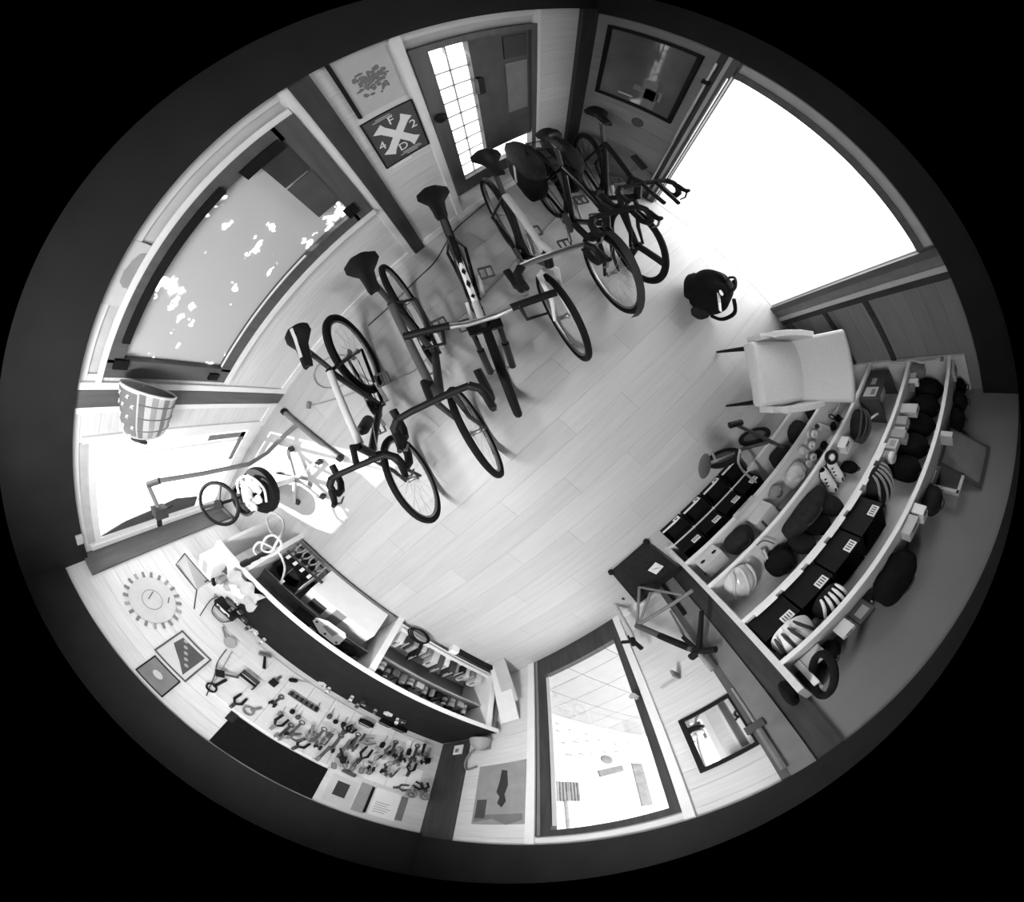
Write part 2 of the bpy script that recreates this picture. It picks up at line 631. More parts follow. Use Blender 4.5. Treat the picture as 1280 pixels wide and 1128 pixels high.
# ---- window_1: wide window with a drawn pale shade behind a dark frame
w1 = struct(thing('window_1', None, None, ((WIN1[0] + WIN1[1]) / 2, VN, WIN1[2])))
b = MB()
a0, a1, z0, z1 = WIN1
fw = .10
for s in ((a0, a0 + fw + .02, z0, z1), (a1 - fw - .02, a1, z0, z1), (a0 + fw, a1 - fw, z0, z0 + .085), (a0 + fw, a1 - fw, z1 - .10, z1)):
    b.span((s[0], VN - .03, s[2]), (s[1], VN + .06, s[3]))
b.build('window_frame', 'frame_grey', w1)
MB().span((a0 - .045, VN - .02, z1), (a1 + .0, VN, z1 + .04)).build('head_casing', 'white_trim', w1)
MB().span((a0 - .0, VN - .05, z0 - .035), (a1, VN - .001, z0)).build('window_sill', 'white_trim', w1)
MB().span((a0 + fw, VN + .045, z0 + .08), (a1 - fw, VN + .05, z1 - .09)).build('pane', 'pane_glass', w1)
# the shade: pale cloth, bright light specks put in as strongly translucent blotches
sm = bpy.data.materials.new('light_speck_shade')
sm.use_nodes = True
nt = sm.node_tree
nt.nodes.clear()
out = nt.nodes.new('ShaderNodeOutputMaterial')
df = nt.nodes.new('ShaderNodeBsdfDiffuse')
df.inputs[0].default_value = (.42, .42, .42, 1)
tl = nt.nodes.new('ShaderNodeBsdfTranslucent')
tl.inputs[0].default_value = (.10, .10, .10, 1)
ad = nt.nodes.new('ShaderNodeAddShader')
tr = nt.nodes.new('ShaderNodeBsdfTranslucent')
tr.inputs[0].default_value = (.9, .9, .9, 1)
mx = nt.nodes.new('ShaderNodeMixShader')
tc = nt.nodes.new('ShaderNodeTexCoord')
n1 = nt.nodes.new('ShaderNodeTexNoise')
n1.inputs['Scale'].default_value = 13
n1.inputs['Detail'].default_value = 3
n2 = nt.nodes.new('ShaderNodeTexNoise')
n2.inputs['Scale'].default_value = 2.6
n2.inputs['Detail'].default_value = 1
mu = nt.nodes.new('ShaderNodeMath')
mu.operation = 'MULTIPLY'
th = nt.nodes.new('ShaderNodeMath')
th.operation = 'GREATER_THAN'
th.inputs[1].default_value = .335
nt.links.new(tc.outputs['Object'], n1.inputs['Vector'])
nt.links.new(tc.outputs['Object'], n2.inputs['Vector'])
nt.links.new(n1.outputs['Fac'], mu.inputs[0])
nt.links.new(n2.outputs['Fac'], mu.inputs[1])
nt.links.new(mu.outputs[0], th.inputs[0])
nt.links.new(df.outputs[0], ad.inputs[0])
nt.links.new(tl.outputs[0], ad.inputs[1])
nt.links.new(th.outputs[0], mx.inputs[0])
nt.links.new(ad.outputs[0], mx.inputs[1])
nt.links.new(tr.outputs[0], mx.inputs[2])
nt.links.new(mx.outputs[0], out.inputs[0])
MATS['light_speck_shade'] = sm
MB().span((a0 + fw + .02, VN + .02, z0 + .085), (a1 - fw - .02, VN + .024, z1 - .10)).build('shade', 'light_speck_shade', w1)
MB().span((a0 + fw + .03, VN - .022, z0 + .075), (a1 - fw - .4, VN - .005, z0 + .09)).build('shade_rail', 'white', w1)
MB().span((-.95, VN - .05, z1 - .10), (-.05, VN - .028, z1 - .05)).build('shade_roller', 'black', w1)
MB().span((.05, VN - .05, z1 - .14), (.27, VN - .028, z1 - .07)).build('roller_bracket', 'black', w1)
MB().span((.25, VN - .045, .84), (.33, VN - .028, .93)).build('latch', 'black', w1)
MB().span((-1.16, VN - .05, .85), (-1.11, VN - .028, .93)).build('latch', 'black', w1)
MB().span((-1.12, VN - .05, 1.56), (-1.06, VN - .028, 1.66)).build('latch', 'black', w1)
MB().span((.13, VN - .035, 1.02), (.285, VN - .02, 1.33)).build('panel_board', 'charcoal', w1)
MB().span((.13, VN - .035, 1.35), (.285, VN - .02, 1.60)).build('panel_board', 'dark', w1)

# ---- window_2: dark framed window, pane grid on one half, dark blind on the other
w2 = struct(thing('window_2', None, None, ((WIN2[0] + WIN2[1]) / 2, VN, WIN2[2])))
a0, a1, z0, z1 = WIN2
b = MB()
for s in ((a0, a0 + .10, z0, z1), (a1 - .045, a1, z0, z1), (a0 + .10, a1 - .045, z0, z0 + .14), (a0 + .10, a1 - .045, z1 - .05, z1)):
    b.span((s[0], VN - .03, s[2]), (s[1], VN + .06, s[3]))
b.build('window_frame', 'frame_grey', w2)
MB().span((1.365, VN - .012, z0 + .30), (a1 - .045, VN + .03, z1 - .05)).build('blind', 'charcoal', w2)
MB().span((1.60, VN - .02, z0 + .62), (1.78, VN - .008, z1 - .32)).build('blind_panel', 'mid', w2)
MB().span((1.60, VN - .02, z1 - .28), (1.78, VN - .008, z1 - .08)).build('blind_panel', 'dark', w2)
for i in range(2):
    for j in range(8):
        pz0 = z0 + .145 + j * .128
        hgt = .122 if j < 7 else .22
        MB().span((1.115 + i * .127, VN + .02, pz0), (1.115 + i * .127 + .119, VN + .028, pz0 + hgt)).build('pane', 'frosted', w2)
b = MB()
for j in range(9):
    pz = z0 + .141 + j * .128
    b.span((1.11, VN + .012, pz - .005), (1.365, VN + .034, pz + .005))
b.span((1.234, VN + .012, z0 + .14), (1.243, VN + .034, z1 - .05))
b.build('glazing_bars', 'grey', w2)
MB().span((1.37, VN + .02, z0 + .145), (a1 - .05, VN + .026, z0 + .30)).build('pane', 'frosted', w2)
MB().span((1.355, VN - .05, 1.22), (1.40, VN - .012, 1.36)).build('latch', 'black', w2)
MB().lathe([(.0, 0), (.035, 0), (.04, .02), (.02, .035)], (1.055, VN - .03, 1.16), frame_from((0, -1, 0))).build('knob', 'black', w2, smooth=True)

# ---- door_1: glazed door beside the post, sun pouring in
d1 = struct(thing('door_1', None, None, ((DOOR1[0] + DOOR1[1]) / 2, VN, 0)))
a0, a1, z0, z1 = DOOR1
b = MB()
for s in ((a0, a0 + .07, 0, z1), (a1 - .06, a1, 0, z1), (a0 + .07, a1 - .06, 0, .16), (a0 + .07, a1 - .06, z1 - .07, z1)):
    b.span((s[0], VN - .005, s[2]), (s[1], VN + .05, s[3]))
b.build('door_frame', 'white_trim', d1)
MB().span((a0 + .07, VN + .02, .16), (a1 - .06, VN + .026, z1 - .07)).build('pane', 'pane_glass', d1)
MB().span((a1 - .20, VN - .006, .16), (a1 - .17, VN + .04, 1.60)).build('stile', 'white_trim', d1)
b = MB()
b.prism([(-2.95, 1.645), (-2.95, .45), (-2.78, .45), (-2.70, .75), (-2.78, 1.05), (-2.83, 1.35)], .01, (0, VN + .015, 0), Matrix(((1, 0, 0), (0, 0, -1), (0, 1, 0))))
b.build('tinted_film', 'charcoal', d1)
MB().span((-1.86, VN - .012, .18), (-1.80, VN + .0, .62)).build('kick_trim', 'mid', d1)
MB().span((-2.20, VN - .012, .18), (-1.80, VN + .0, .24)).build('kick_trim', 'mid', d1)

# ---- door_2: glazed door to the paving
d2 = struct(thing('door_2', None, None, ((DOOR2[0] + DOOR2[1]) / 2, VS, 0)))
a0, a1, z0, z1 = DOOR2
b = MB()
for s in ((a0, a0 + .125, 0, z1), (a1 - .06, a1, 0, z1), (a0 + .125, a1 - .06, 0, .27), (a0 + .125, a1 - .06, z1 - .06, z1)):
    b.span((s[0], VS - .05, s[2]), (s[1], VS + .012, s[3]))
b.build('door_frame', 'dark_timber', d2)
MB().span((a0 + .02, VS - .0, .01), (a0 + .045, VS + .02, z1 - .01)).build('hinge_strip', 'mid', d2)
MB().span((a0 + .125, VS - .025, .27), (a1 - .06, VS - .02, z1 - .06)).build('pane', 'pane_glass', d2)
MB().lathe([(.02, 0), (.02, .02), (.012, .022), (.012, .05), (.027, .055), (.027, .075)], (a1 - .03, VS + .012, 1.02), frame_from((0, 1, 0))).build('door_knob', 'steel', d2, smooth=True)
MB().span((a0 + .13, VS - .012, .3), (a0 + .165, VS + .0, z1 - .1)).build('glass_bead', 'pale', d2)

# ---- door_3: wide open doorway to the bright yard
d3 = struct(thing('door_3', None, None, (UE, (DOOR3[0] + DOOR3[1]) / 2, 0)))
MB().span((UE - .01, DOOR3[0], -.012), (UE + .12, DOOR3[1], .003)).build('threshold', 'pale', d3)
MB().tube([(UE - .065, .755, .16), (UE - .065, .755, 1.50)], .012, 8).build('door_rail', 'steel', d3, smooth=True)
MB().tube([(UE - .065, .755, 1.54), (UE - .065, .755, 1.72)], .012, 8).build('door_rail', 'steel', d3, smooth=True)
MB().box((UE - .055, .755, 1.52), (.05, .05, .04)).build('rail_clip', 'black', d3)
MB().tube([(UE - .06, .66, .16), (UE - .06, .66, 1.64)], .008, 8).build('door_rail', 'steel', d3, smooth=True)

# ================================================================ ceiling lamp (above the lens, out of its view)
cl = thing('ceiling_lamp', 'long white ceiling lamp above the workbench side of the shop', 'lamp', (-1.35, -.1, CEIL - .07))
MB().span((-1.45, -1.0, CEIL - .03), (-1.25, .8, CEIL)).build('lamp_body', 'white', cl)
MB().span((-1.43, -.97, CEIL - .045), (-1.27, .77, CEIL - .03)).build('diffuser', mat('lamp_diffuser', .8, emit=6.0), cl)
ld = bpy.data.lights.new('ceiling_lamp_light', 'AREA')
ld.shape = 'RECTANGLE'
ld.size, ld.size_y = .16, 1.7
ld.energy = 75
lo = bpy.data.objects.new('ceiling_lamp_light', ld)
COL.objects.link(lo)
lo.parent = cl
lo.location = (0, 0, .02)

# ================================================================ BICYCLES
def spoked(b, R, c, n=20):
    for k in range(n):
        a = 2 * math.pi * k / n
        off = .025 if k % 2 else -.025
        b.tube([(c[0] + .02 * math.cos(a + .6), off, c[2] + .02 * math.sin(a + .6)), (c[0] + R * math.cos(a), 0, c[2] + R * math.sin(a))], .0011, 3, caps=False)


def bicycle(label, rx, ry, hd, sh, sx, bh, bx, lean, wb, bars='drop', frame_m='black_gloss', tire=.016, steer=0.0, R=.34,
            topm=None, stem_m='black', bar_m='black', fork_m=None, wheel='spoke', saddle_slot=False, susp=False, tire_rear=None, saddle_w=.075, bw=1.0):
    M = Matrix.Translation((rx, ry, 0)) @ Matrix.Rotation(hd, 4, 'Z') @ Matrix.Rotation(-math.atan(lean), 4, 'X')
    t = thing('bicycle', label, 'bicycle', M=M, group='bicycles lined up on the floor along the window wall')
    L = lambda b, n, m, par=t, **k: b.build(n, m, par, world=False, **k)
    fork_m = fork_m or frame_m
    tr_ = tire_rear or tire
    # wheels
    St = Matrix.Translation((wb, 0, 0)) @ Matrix.Rotation(steer, 4, 'Z') @ Matrix.Translation((-wb, 0, 0))

    def turn(b):
        b.v = [St @ p for p in b.v]
        return b
    for nm, c, tt in (('rear_wheel', (0, 0, R), tr_), ('front_wheel', (wb, 0, R), tire)):
        T = turn if nm == 'front_wheel' else (lambda q: q)
        w = L(T(MB().ring(c, (0, 1, 0), R - tt, tt, 40, 8)), nm, 'rubber', smooth=True)
        rim = L(T(MB().ring(c, (0, 1, 0), R - tt * 2 - .008, .010, 36, 6)), 'rim', 'dull_steel' if wheel != 'tri' else 'black', w, smooth=True)
        if wheel == 'tri' and nm == 'front_wheel':
            b = MB()
            for k in range(3):
                a = 2 * math.pi * k / 3 + .5
                d = V((math.cos(a), 0, math.sin(a)))
                b.bar(V(c), V(c) + d * (R - tt * 2), .06, .018, V((0, 1, 0)).cross(d))
            L(T(b), 'blades', 'black', w)
        else:
            b = MB()
            spoked(b, R - tt * 2 - .01, c)
            L(T(b), 'spokes', 'steel', w)
        L(T(MB().lathe([(.008, -.06), (.008, -.04), (.022, -.035), (.014, -.02), (.014, .02), (.022, .035), (.008, .04), (.008, .06)], c, frame_from((0, 1, 0)), 12)), 'hub', 'dull_steel', w, smooth=True)
    # frame
    bb = V((.43, 0, .28))
    seat_top = V((.43 - (bh - .28) * .0 + (sx + .03 - .43) * .72, 0, .28 + (sh - .28) * .72))
    hx = bx - .10
    head_t = V((hx - .0, 0, bh - .10))
    ax = (V((wb - .045, 0, R)) - head_t)
    head_b = head_t + ax.normalized() * .13
    b = MB()
    b.tube([bb, bb.lerp(seat_top, 1.0)], .020, 10)
    b.tube([head_t, head_b], .025, 10)
    b.tube([head_b + V((-.005, 0, .015)), bb], .024, 10)
    for s in (-1, 1):
        b.tube([bb + V((-.02, s * .025, 0)), V((0, s * .062, R))], [.014, .011], 8)
        b.tube([seat_top + V((0, s * .012, -.03)), V((0, s * .062, R))], [.012, .009], 8)
    b.lathe([(.022, -.035), (.022, .035)], bb, frame_from((0, 1, 0)), 12)
    L(b, 'frame', frame_m, smooth=True)
    L(MB().tube([seat_top + V((.01, 0, -.01)), head_t + V((-.01, 0, -.03))], .021, 10), 'top_tube', topm or frame_m, smooth=True)
    # fork
    crown = head_b + ax.normalized() * .02
    b = MB()
    if susp:
        b.span(crown + V((-.03, -.085, -.015)), crown + V((.03, .085, .02)))
        for s in (-1, 1):
            a = crown + V((0, s * .068, 0))
            e = V((wb, s * .068, R))
            b.tube([a, a.lerp(e, .45)], .015, 10)
            b.tube([a.lerp(e, .42), e], .021, 10)
    else:
        for s in (-1, 1):
            b.tube([crown + V((0, s * .02, .01)), crown + V((0, s * .05, -.03)), crown.lerp(V((wb, s * .055, R)), .6) + V((-.006, 0, 0)), V((wb, s * .055, R))], [.018, .018, .014, .010], 8)
    L(turn(b), 'fork', fork_m, smooth=True)
    # seat post and saddle
    L(MB().tube([seat_top + V((0, 0, -.05)), V((sx + .01, 0, sh - .05)), V((sx + .02, 0, sh - .02))], .0155, 10), 'seat_post', 'dark', smooth=True)
    prof = [(-.125, saddle_w * .62), (-.11, saddle_w * .95), (-.075, saddle_w), (-.045, saddle_w * .72), (-.01, .030), (.05, .021), (.10, .018), (.125, .010)]
    grid = []
    for x, w_ in prof:
        grid.append([V((sx + x, w_ * q, sh + .012 - .030 * abs(q) ** 2.5 + (.012 if x < -.1 else 0))) for q in (-1, -.75, -.45, -.2, 0, .2, .45, .75, 1)])
    sd = L(MB().sheet(grid, .028), 'saddle', 'black', smooth=True, ang=60)
    if saddle_slot:
        L(MB().sheet([[V((sx + x, q * .010, sh + .029 + (.012 if x < -.1 else 0))) for q in (-1, 0, 1)] for x in (-.115, -.05, .02, .07)], .004), 'cut_out', 'pale', sd)
    b = MB()
    for s in (-1, 1):
        b.tube([(sx - .09, s * .022, sh - .01), (sx - .05, s * .022, sh - .035), (sx + .05, s * .022, sh - .035), (sx + .10, s * .015, sh - .008)], .0035, 6)
    L(b, 'saddle_rails', 'steel', sd, smooth=True)
    # stem and bars
    clamp = V((bx, 0, bh))
    L(turn(MB().tube([head_t + V((0, 0, -.01)), head_t + V((-.008, 0, .055)), clamp], .017, 10)), 'stem', stem_m, smooth=True)
    if bars == 'drop':
        b = MB()
        for s in (-1, 1):
            s_ = s
            s = s * bw
            pts = [(0, 0, 0), (0, s * .10, 0), (.005, s * .17, 0), (.035, s * .205, -.002), (.075, s * .212, -.012), (.095, s * .214, -.045), (.085, s * .216, -.09), (.045, s * .218, -.122), (-.02, s * .22, -.13), (-.07, s * .222, -.13)]
            b.tube([clamp + V(p) for p in pts[:3]], .0165, 10)
            tb = MB().tube([clamp + V(p) for p in pts[2:]], .0205, 10)
            L(turn(tb), 'bar_tape', 'black', smooth=True)
            hb = MB().tube([clamp + V((.06, s * .212, .0)), clamp + V((.105, s * .213, .008)), clamp + V((.135, s * .214, .022)), clamp + V((.145, s * .214, .045))], [.017, .018, .016, .012], 8)
            hd_ = L(turn(hb), 'brake_hood', 'black', smooth=True)
            L(turn(MB().tube([clamp + V((.14, s * .214, .02)), clamp + V((.15, s * .216, -.03)), clamp + V((.125, s * .222, -.09))], [.008, .007, .005], 6)), 'brake_lever', 'dull_steel', hd_, smooth=True)
        L(turn(b), 'handlebar', bar_m, smooth=True)
    else:
        W = .32
        L(turn(MB().tube([clamp + V((-.03, -W, .03)), clamp + V((-.01, -.16, .028)), clamp + V((0, -.06, 0)), clamp + V((0, .06, 0)), clamp + V((-.01, .16, .028)), clamp + V((-.03, W, .03))], .014, 10)), 'handlebar', bar_m, smooth=True)
        for s in (-1, 1):
            g = L(turn(MB().tube([clamp + V((-.010, s * .13, .024)), clamp + V((-.03, s * (W + .005), .03))], .0185, 10)), 'grip', 'black', smooth=True)
            L(turn(MB().tube([clamp + V((-.005, s * .165, .02)), clamp + V((.06, s * .175, .01)), clamp + V((.055, s * .27, .012))], [.010, .009, .006], 6)), 'brake_lever', 'black', g, smooth=True)
            if bars == 'ends':
                L(turn(MB().tube([clamp + V((-.03, s * W, .03)), clamp + V((.06, s * (W + .01), .05)), clamp + V((.12, s * (W + .005), .055))], .0135, 8)), 'bar_end', 'black', smooth=True)
    # drive train
    ct = L(MB().lathe([(.035, .042), (.092, .042), (.092, .046), (.035, .046)], bb, frame_from((0, -1, 0)), 28), 'chainring', 'charcoal', smooth=False)
    for s, a in ((-1, -.6), (1, -.6 + math.pi)):
        e = bb + V((.17 * math.cos(a), s * .075, .17 * math.sin(a)))
        c = L(MB().bar(bb + V((0, s * .06, 0)), e, .026, .014, (0, 1, 0)), 'crank', 'dull_steel', bevel=.003)
        b = MB()
        pc = e + V((0, s * .05, 0))
        for x in (-.042, .042):
            b.span(pc + V((x - .005, -.042, -.009)), pc + V((x + .005, .042, .009)))
        for y in (-.042, 0, .042):
            b.span(pc + V((-.042, y - .005, -.009)), pc + V((.042, y + .005, .009)))
        L(b, 'pedal', 'charcoal', c)
    L(MB().lathe([(.012, .022), (.05, .022), (.03, .042), (.012, .042)], (0, 0, R), frame_from((0, -1, 0)), 20), 'cassette', 'dull_steel')
    L(MB().tube([(.0, -.032, R + .045), (.43, -.044, .28 + .092), (.52, -.044, .28), (.43, -.044, .28 - .092), (.03, -.032, R - .10), (-.02, -.032, R - .05)], .004, 4, closed=True), 'chain', 'dark')
    return t, L, dict(bb=bb, seat_top=seat_top, head_t=head_t, clamp=clamp)


B1 = bicycle('road bicycle with fat rear tyre, slotted saddle and silver top tube, near the sunlit door',
             -.46, 1.10, -1.953, .965, .095, .90, .80, .03, 1.01, tire=.020, tire_rear=.027, frame_m='black_gloss', topm='silver_paint', saddle_slot=True)
B2 = bicycle('dark drop-bar bicycle with wide black saddle between the slotted saddle bicycle and the flat-bar one',
             .06, 1.08, -1.918, .98, .085, .945, .84, -.005, 1.05, tire=.021, frame_m='dark', topm='charcoal', saddle_w=.085)
B3 = bicycle('flat-bar mountain bicycle with white lettered top tube and silver handlebar',
             .572, 1.155, -2.064, .98, .075, .94, .84, .012, .995, bars='flat', tire=.025, frame_m='black_gloss', topm='black_gloss', bar_m='steel', stem_m='silver_paint', susp=True)
B4 = bicycle('drop-bar bicycle with pale top tube, white fork and silver stem',
             1.04, 1.178, -1.981, .985, .075, .925, .82, -.05, 1.0, tire=.021, frame_m='black_gloss', topm='silver_paint', bar_m='steel', stem_m='silver_paint', fork_m='white', steer=.06, bw=.93)
B5 = bicycle('dark touring bicycle with mudguards and two large black panniers',
             1.55, 1.19, -1.99, .93, .10, .90, .83, -.05, .995, tire=.022, frame_m='black_gloss', steer=.10, bw=.84)
B6 = bicycle('black racing bicycle with high saddle and three-bladed front wheel beside the bright doorway',
             2.03, 1.175, -2.13, .985, .08, .905, .825, -.05, 1.0, tire=.021, frame_m='black', wheel='tri', steer=.22)

# decal on the mountain bicycle's top tube
t, L, K = B3
a, e = K['seat_top'], K['head_t']
d = (e - a).normalized()
up = V((-d.z, 0, d.x))
mid_ = a.lerp(e, .62) + V((.0, 0, -.02)) + up * .0225
b = MB().sheet([[mid_ + d * x + V((0, y, -abs(y) * .5)) for y in (-.015, 0, .015)] for x in (-.16, -.05, .06, .17)], .002)
dc = L(b, 'decal', 'white')
for x, ln in ((-.12, .035), (-.04, .05), (.05, .06), (.13, .03)):
    L(MB().prism([(-ln / 2, 0), (0, .010), (ln / 2, 0), (0, -.010)], .003, mid_ + d * x + up * .001, Matrix((d, V((0, 1, 0)), up)).transposed()), 'decal_mark', 'black', dc)
# panniers, rack and mudguards on the touring bicycle
t, L, K = B5
b = MB()
for s in (-1, 1):
    b.tube([(0, s * .07, .36), (-.02, s * .07, .72), (.18, s * .06, .72)], .006, 6)
    b.tube([(-.2, s * .07, .72), (.2, s * .05, .72)], .006, 6)
for x in (-.18, -.06, .06, .16):
    b.tube([(x, -.065, .72), (x, .065, .72)], .005, 6)
L(b, 'luggage_rack', 'black', smooth=True)
for s in (-1, 1):
    p = L(MB().ell((-.06, s * .135, .48), (.26, .082, .28), None, 18, 12, .03, 3 + s, pw=.6), 'pannier', 'cloth_black', smooth=True, ang=80)
    L(MB().ell((-.06, s * .135, .64), (.265, .088, .12), None, 16, 8, .04, 8 + s, pw=.7), 'flap', 'cloth_dark', p, smooth=True, ang=80)
    L(MB().span((-.075, s * .219 - .004, .40), (-.05, s * .219 + .004, .60)), 'strap', 'pale', p)
for c, nm in ((0, 'mudguard'), (.995, 'mudguard')):
    g = []
    for k in range(13):
        a = R_(20 + 15 * k * .95) if c == 0 else R_(-5 + 12 * k)
        g.append([V((c + .36 * math.cos(a), y, .34 + .36 * math.sin(a))) for y in (-.026, 0, .026)])
    L(MB().sheet(g, .003), nm, 'dark', smooth=True)
# bottle on the road bicycle, reflector blobs
t, L, K = B1
d = (K['head_t'] - K['bb']).normalized()
p0 = K['bb'].lerp(K['head_t'], .42) + V((.0, 0, .05))
L(MB().lathe([(.0, 0), (.034, 0), (.036, .02), (.036, .13), (.028, .15), (.014, .155), (.014, .18), (0, .18)], p0, frame_from(d), 14), 'bottle', 'dark', smooth=True)
L(MB().tube([K['head_t'] + V((.07, -.03, -.05)), K['head_t'] + V((.12, .02, -.1)), K['bb'] + V((.15, .03, .3))], .003, 5), 'brake_cable', 'white', smooth=True)
t, L, K = B6
L(MB().tube([K['clamp'] + V((0, -.05, 0)), K['clamp'] + V((.12, -.05, .03)), K['clamp'] + V((.24, -.045, .07))], .014, 8), 'aero_bar', 'black', smooth=True)
L(MB().tube([K['clamp'] + V((0, .05, 0)), K['clamp'] + V((.12, .05, .03)), K['clamp'] + V((.24, .045, .07))], .014, 8), 'aero_bar', 'black', smooth=True)

# ================================================================ security cable woven between the bicycles
pts = [F(389, 507, .01), F(405, 503, .01), F(440, 492, .01), F(455, 478, .02), F(446, 468, .02), F(425, 483, .012), F(402, 484, .01), F(392, 470, .012), F(400, 452, .03), F(425, 443, .05),
       F(440, 465, .05), F(470, 479, .04), F(500, 470, .04), F(520, 460, .04), F(545, 430, .05), F(566, 402, .05), F(600, 372, .05), F(645, 322, .05), F(690, 275, .05), F(720, 250, .05), F(760, 225, .05)]


def smooth_path(p, n=5):
    o = []
    for i in range(len(p) - 1):
        a, b_, c, d_ = p[max(i - 1, 0)], p[i], p[i + 1], p[min(i + 2, len(p) - 1)]
        for k in range(n):
            t_ = k / n
            o.append(.5 * ((2 * b_) + (-a + c) * t_ + (2 * a - 5 * b_ + 4 * c - d_) * t_ ** 2 + (-a + 3 * b_ - 3 * c + d_) * t_ ** 3))
    o.append(p[-1])
    return o


sc_ = thing('security_cable', 'long grey security cable threaded along the floor between the bicycles', 'cable', F(389, 507))
pts = [V((q.x, q.y, .008)) for q in pts]
MB().tube(smooth_path(pts), .006, 6).build('cable', 'grey', sc_, smooth=True)
MB().box(F(386, 507, .016) + V((0, 0, 0)), (.06, .035, .03), rz(.6)).build('lock', 'mid', sc_, bevel=.004)
pts = [F(460, 407, .01), F(490, 380, .01), F(520, 350, .01), F(545, 325, .01), F(566, 290, .01), F(590, 268, .01), F(608, 253, .01)]
tag(MB().tube(smooth_path([V((p.x, p.y, .007)) for p in pts]), .006, 6).build('floor_cable', 'charcoal', smooth=True), 'straight dark cable lying on the floor near the rear wheels', 'cable')

# ================================================================ WORKBENCH on the tool wall side
BT, BY0, BY1 = .855, .60, -2.02      # top height, left end, right end
wb_ = thing('workbench', 'long workbench with black worktop, white edge and open cubbies facing the floor', 'workbench', (-2.75, -.7, 0))
MB().span((UW, BY1, BT - .03), (BNF + .01, .50, BT)).build('worktop', 'worktop_black', wb_)
MB().span((UW, .50, BT - .03), (BNF + .01, BY0 + .3, BT)).build('worktop_end', 'white_trim', wb_)
MB().span((BNF + .01, BY1, BT - .04), (BNF + .03, BY0 + .3, BT + .004)).build('edge_trim', 'white', wb_)
for y, w in ((BY0, .05), (-.68, .06), (BY1 + .14, .06)):
    MB().span((UW + .35, y - w, 0), (BNF + .012, y, BT - .04)).build('divider', 'white_trim', wb_)
MB().span((UW + .33, BY1, 0), (UW + .35, BY0, BT - .03)).build('back_panel', 'mid', wb_)
MB().span((UW + .35, BY1 + .14, .07), (BNF + .005, -.74, .09)).build('shelf_board', 'white_trim', wb_)
MB().span((UW + .35, BY1 + .14, .50), (BNF - .10, -.74, .515)).build('shelf_board', 'grey', wb_)
MB().span((UW + .35, -.68, .03), (BNF - .01, BY0 - .05, .05)).build('shelf_board', 'mid', wb_)
MB().span((UW + .35, -.68, .46), (BNF - .25, BY0 - .05, .475)).build('shelf_board', 'grey', wb_)
MB().span((BNF - .005, -1.83, .12), (BNF + .012, -.76, .15)).build('front_rail', 'white_trim', wb_)
MB().span((UW + .0, BY0, BT - .06), (BNF - .0, BY0 + .3, BT - .03)).build('end_shelf', 'white_trim', wb_)
MB().span((UW + .3, BY0 + .27, 0), (BNF - .02, BY0 + .3, BT - .06)).build('end_panel', 'white_trim', wb_)

# ================================================================ DISPLAY SHELVES on the right wall
SL0, SL1 = -.055, 2.40
SZ = [.06, .375, .735, 1.17, 1.575]
su = thing('shelf_unit', 'wide pale wooden display shelves packed with helmets and bicycle parts', 'shelves', (1.17, -1.9, 0))
MB().span((SL0 - .035, VS + .016, 0), (SL0, SHF, 1.77)).build('side_panel', 'shelf_wood', su)
MB().span((SL1, VS + .016, 0), (SL1 + .03, SHF, 1.70)).build('side_panel', 'shelf_wood', su)
for k, z in enumerate(SZ):
    MB().span((SL0, VS + .03, z - .028), (SL1, SHF + .0, z - .004)).build('shelf_board', 'shelf_wood', su)
    MB().span((SL0, SHF, z - .032), (SL1, SHF + .014, z)).build('shelf_edge', 'white_trim', su)
MB().span((SL0, VS + .017, .03), (SL1, VS + .03, 1.57)).build('back_panel', 'shelf_wood', su)
for x0 in (0.9, 1.75):
    pass


# ================================================================ THINGS HUNG ON THE WALLS
def panel(name, label, cat, corners, M, th, frame_m, face_m, fw, group=None, face='picture'):
    """framed flat panel from two opposite corner points on a wall (a = low corner, b = high corner)."""
    a, b_ = V(corners[0]), V(corners[1])
    X, Y, Z = (M.col[i] for i in range(3))
    c = (a + b_) / 2
    w, h = abs((b_ - a).dot(X)), abs((b_ - a).dot(Y))
    t = thing(name, label, cat, c - Y * h / 2, group=group)
    g = MB()
    if fw:
        for sx in (-1, 1):
            g.box(c + X * sx * (w / 2 - fw / 2) + Z * th / 2, (fw, h, th), M)
        for sy in (-1, 1):
            g.box(c + Y * sy * (h / 2 - fw / 2) + Z * th / 2, (w - 2 * fw, fw, th), M)
        g.build('frame', frame_m, t)
    MB().box(c + Z * th * .3, (w - 2 * fw, h - 2 * fw, th * .6), M).build(face, face_m, t)
    return t, c, w, h


# paper notice above the wide window
t, c, w, h = panel('notice', 'pale paper notice taped above the wide window', 'notice', (V((-.77, VN, 1.61)), V((-.43, VN, 1.85))), MN, .004, 'paper', 'card', 0, face='sheet')
MB().ell(c + V((.02, -.006, .0)), (.10, .002, .07), None, 14, 6, .25, 4).build('print', 'grey', t)
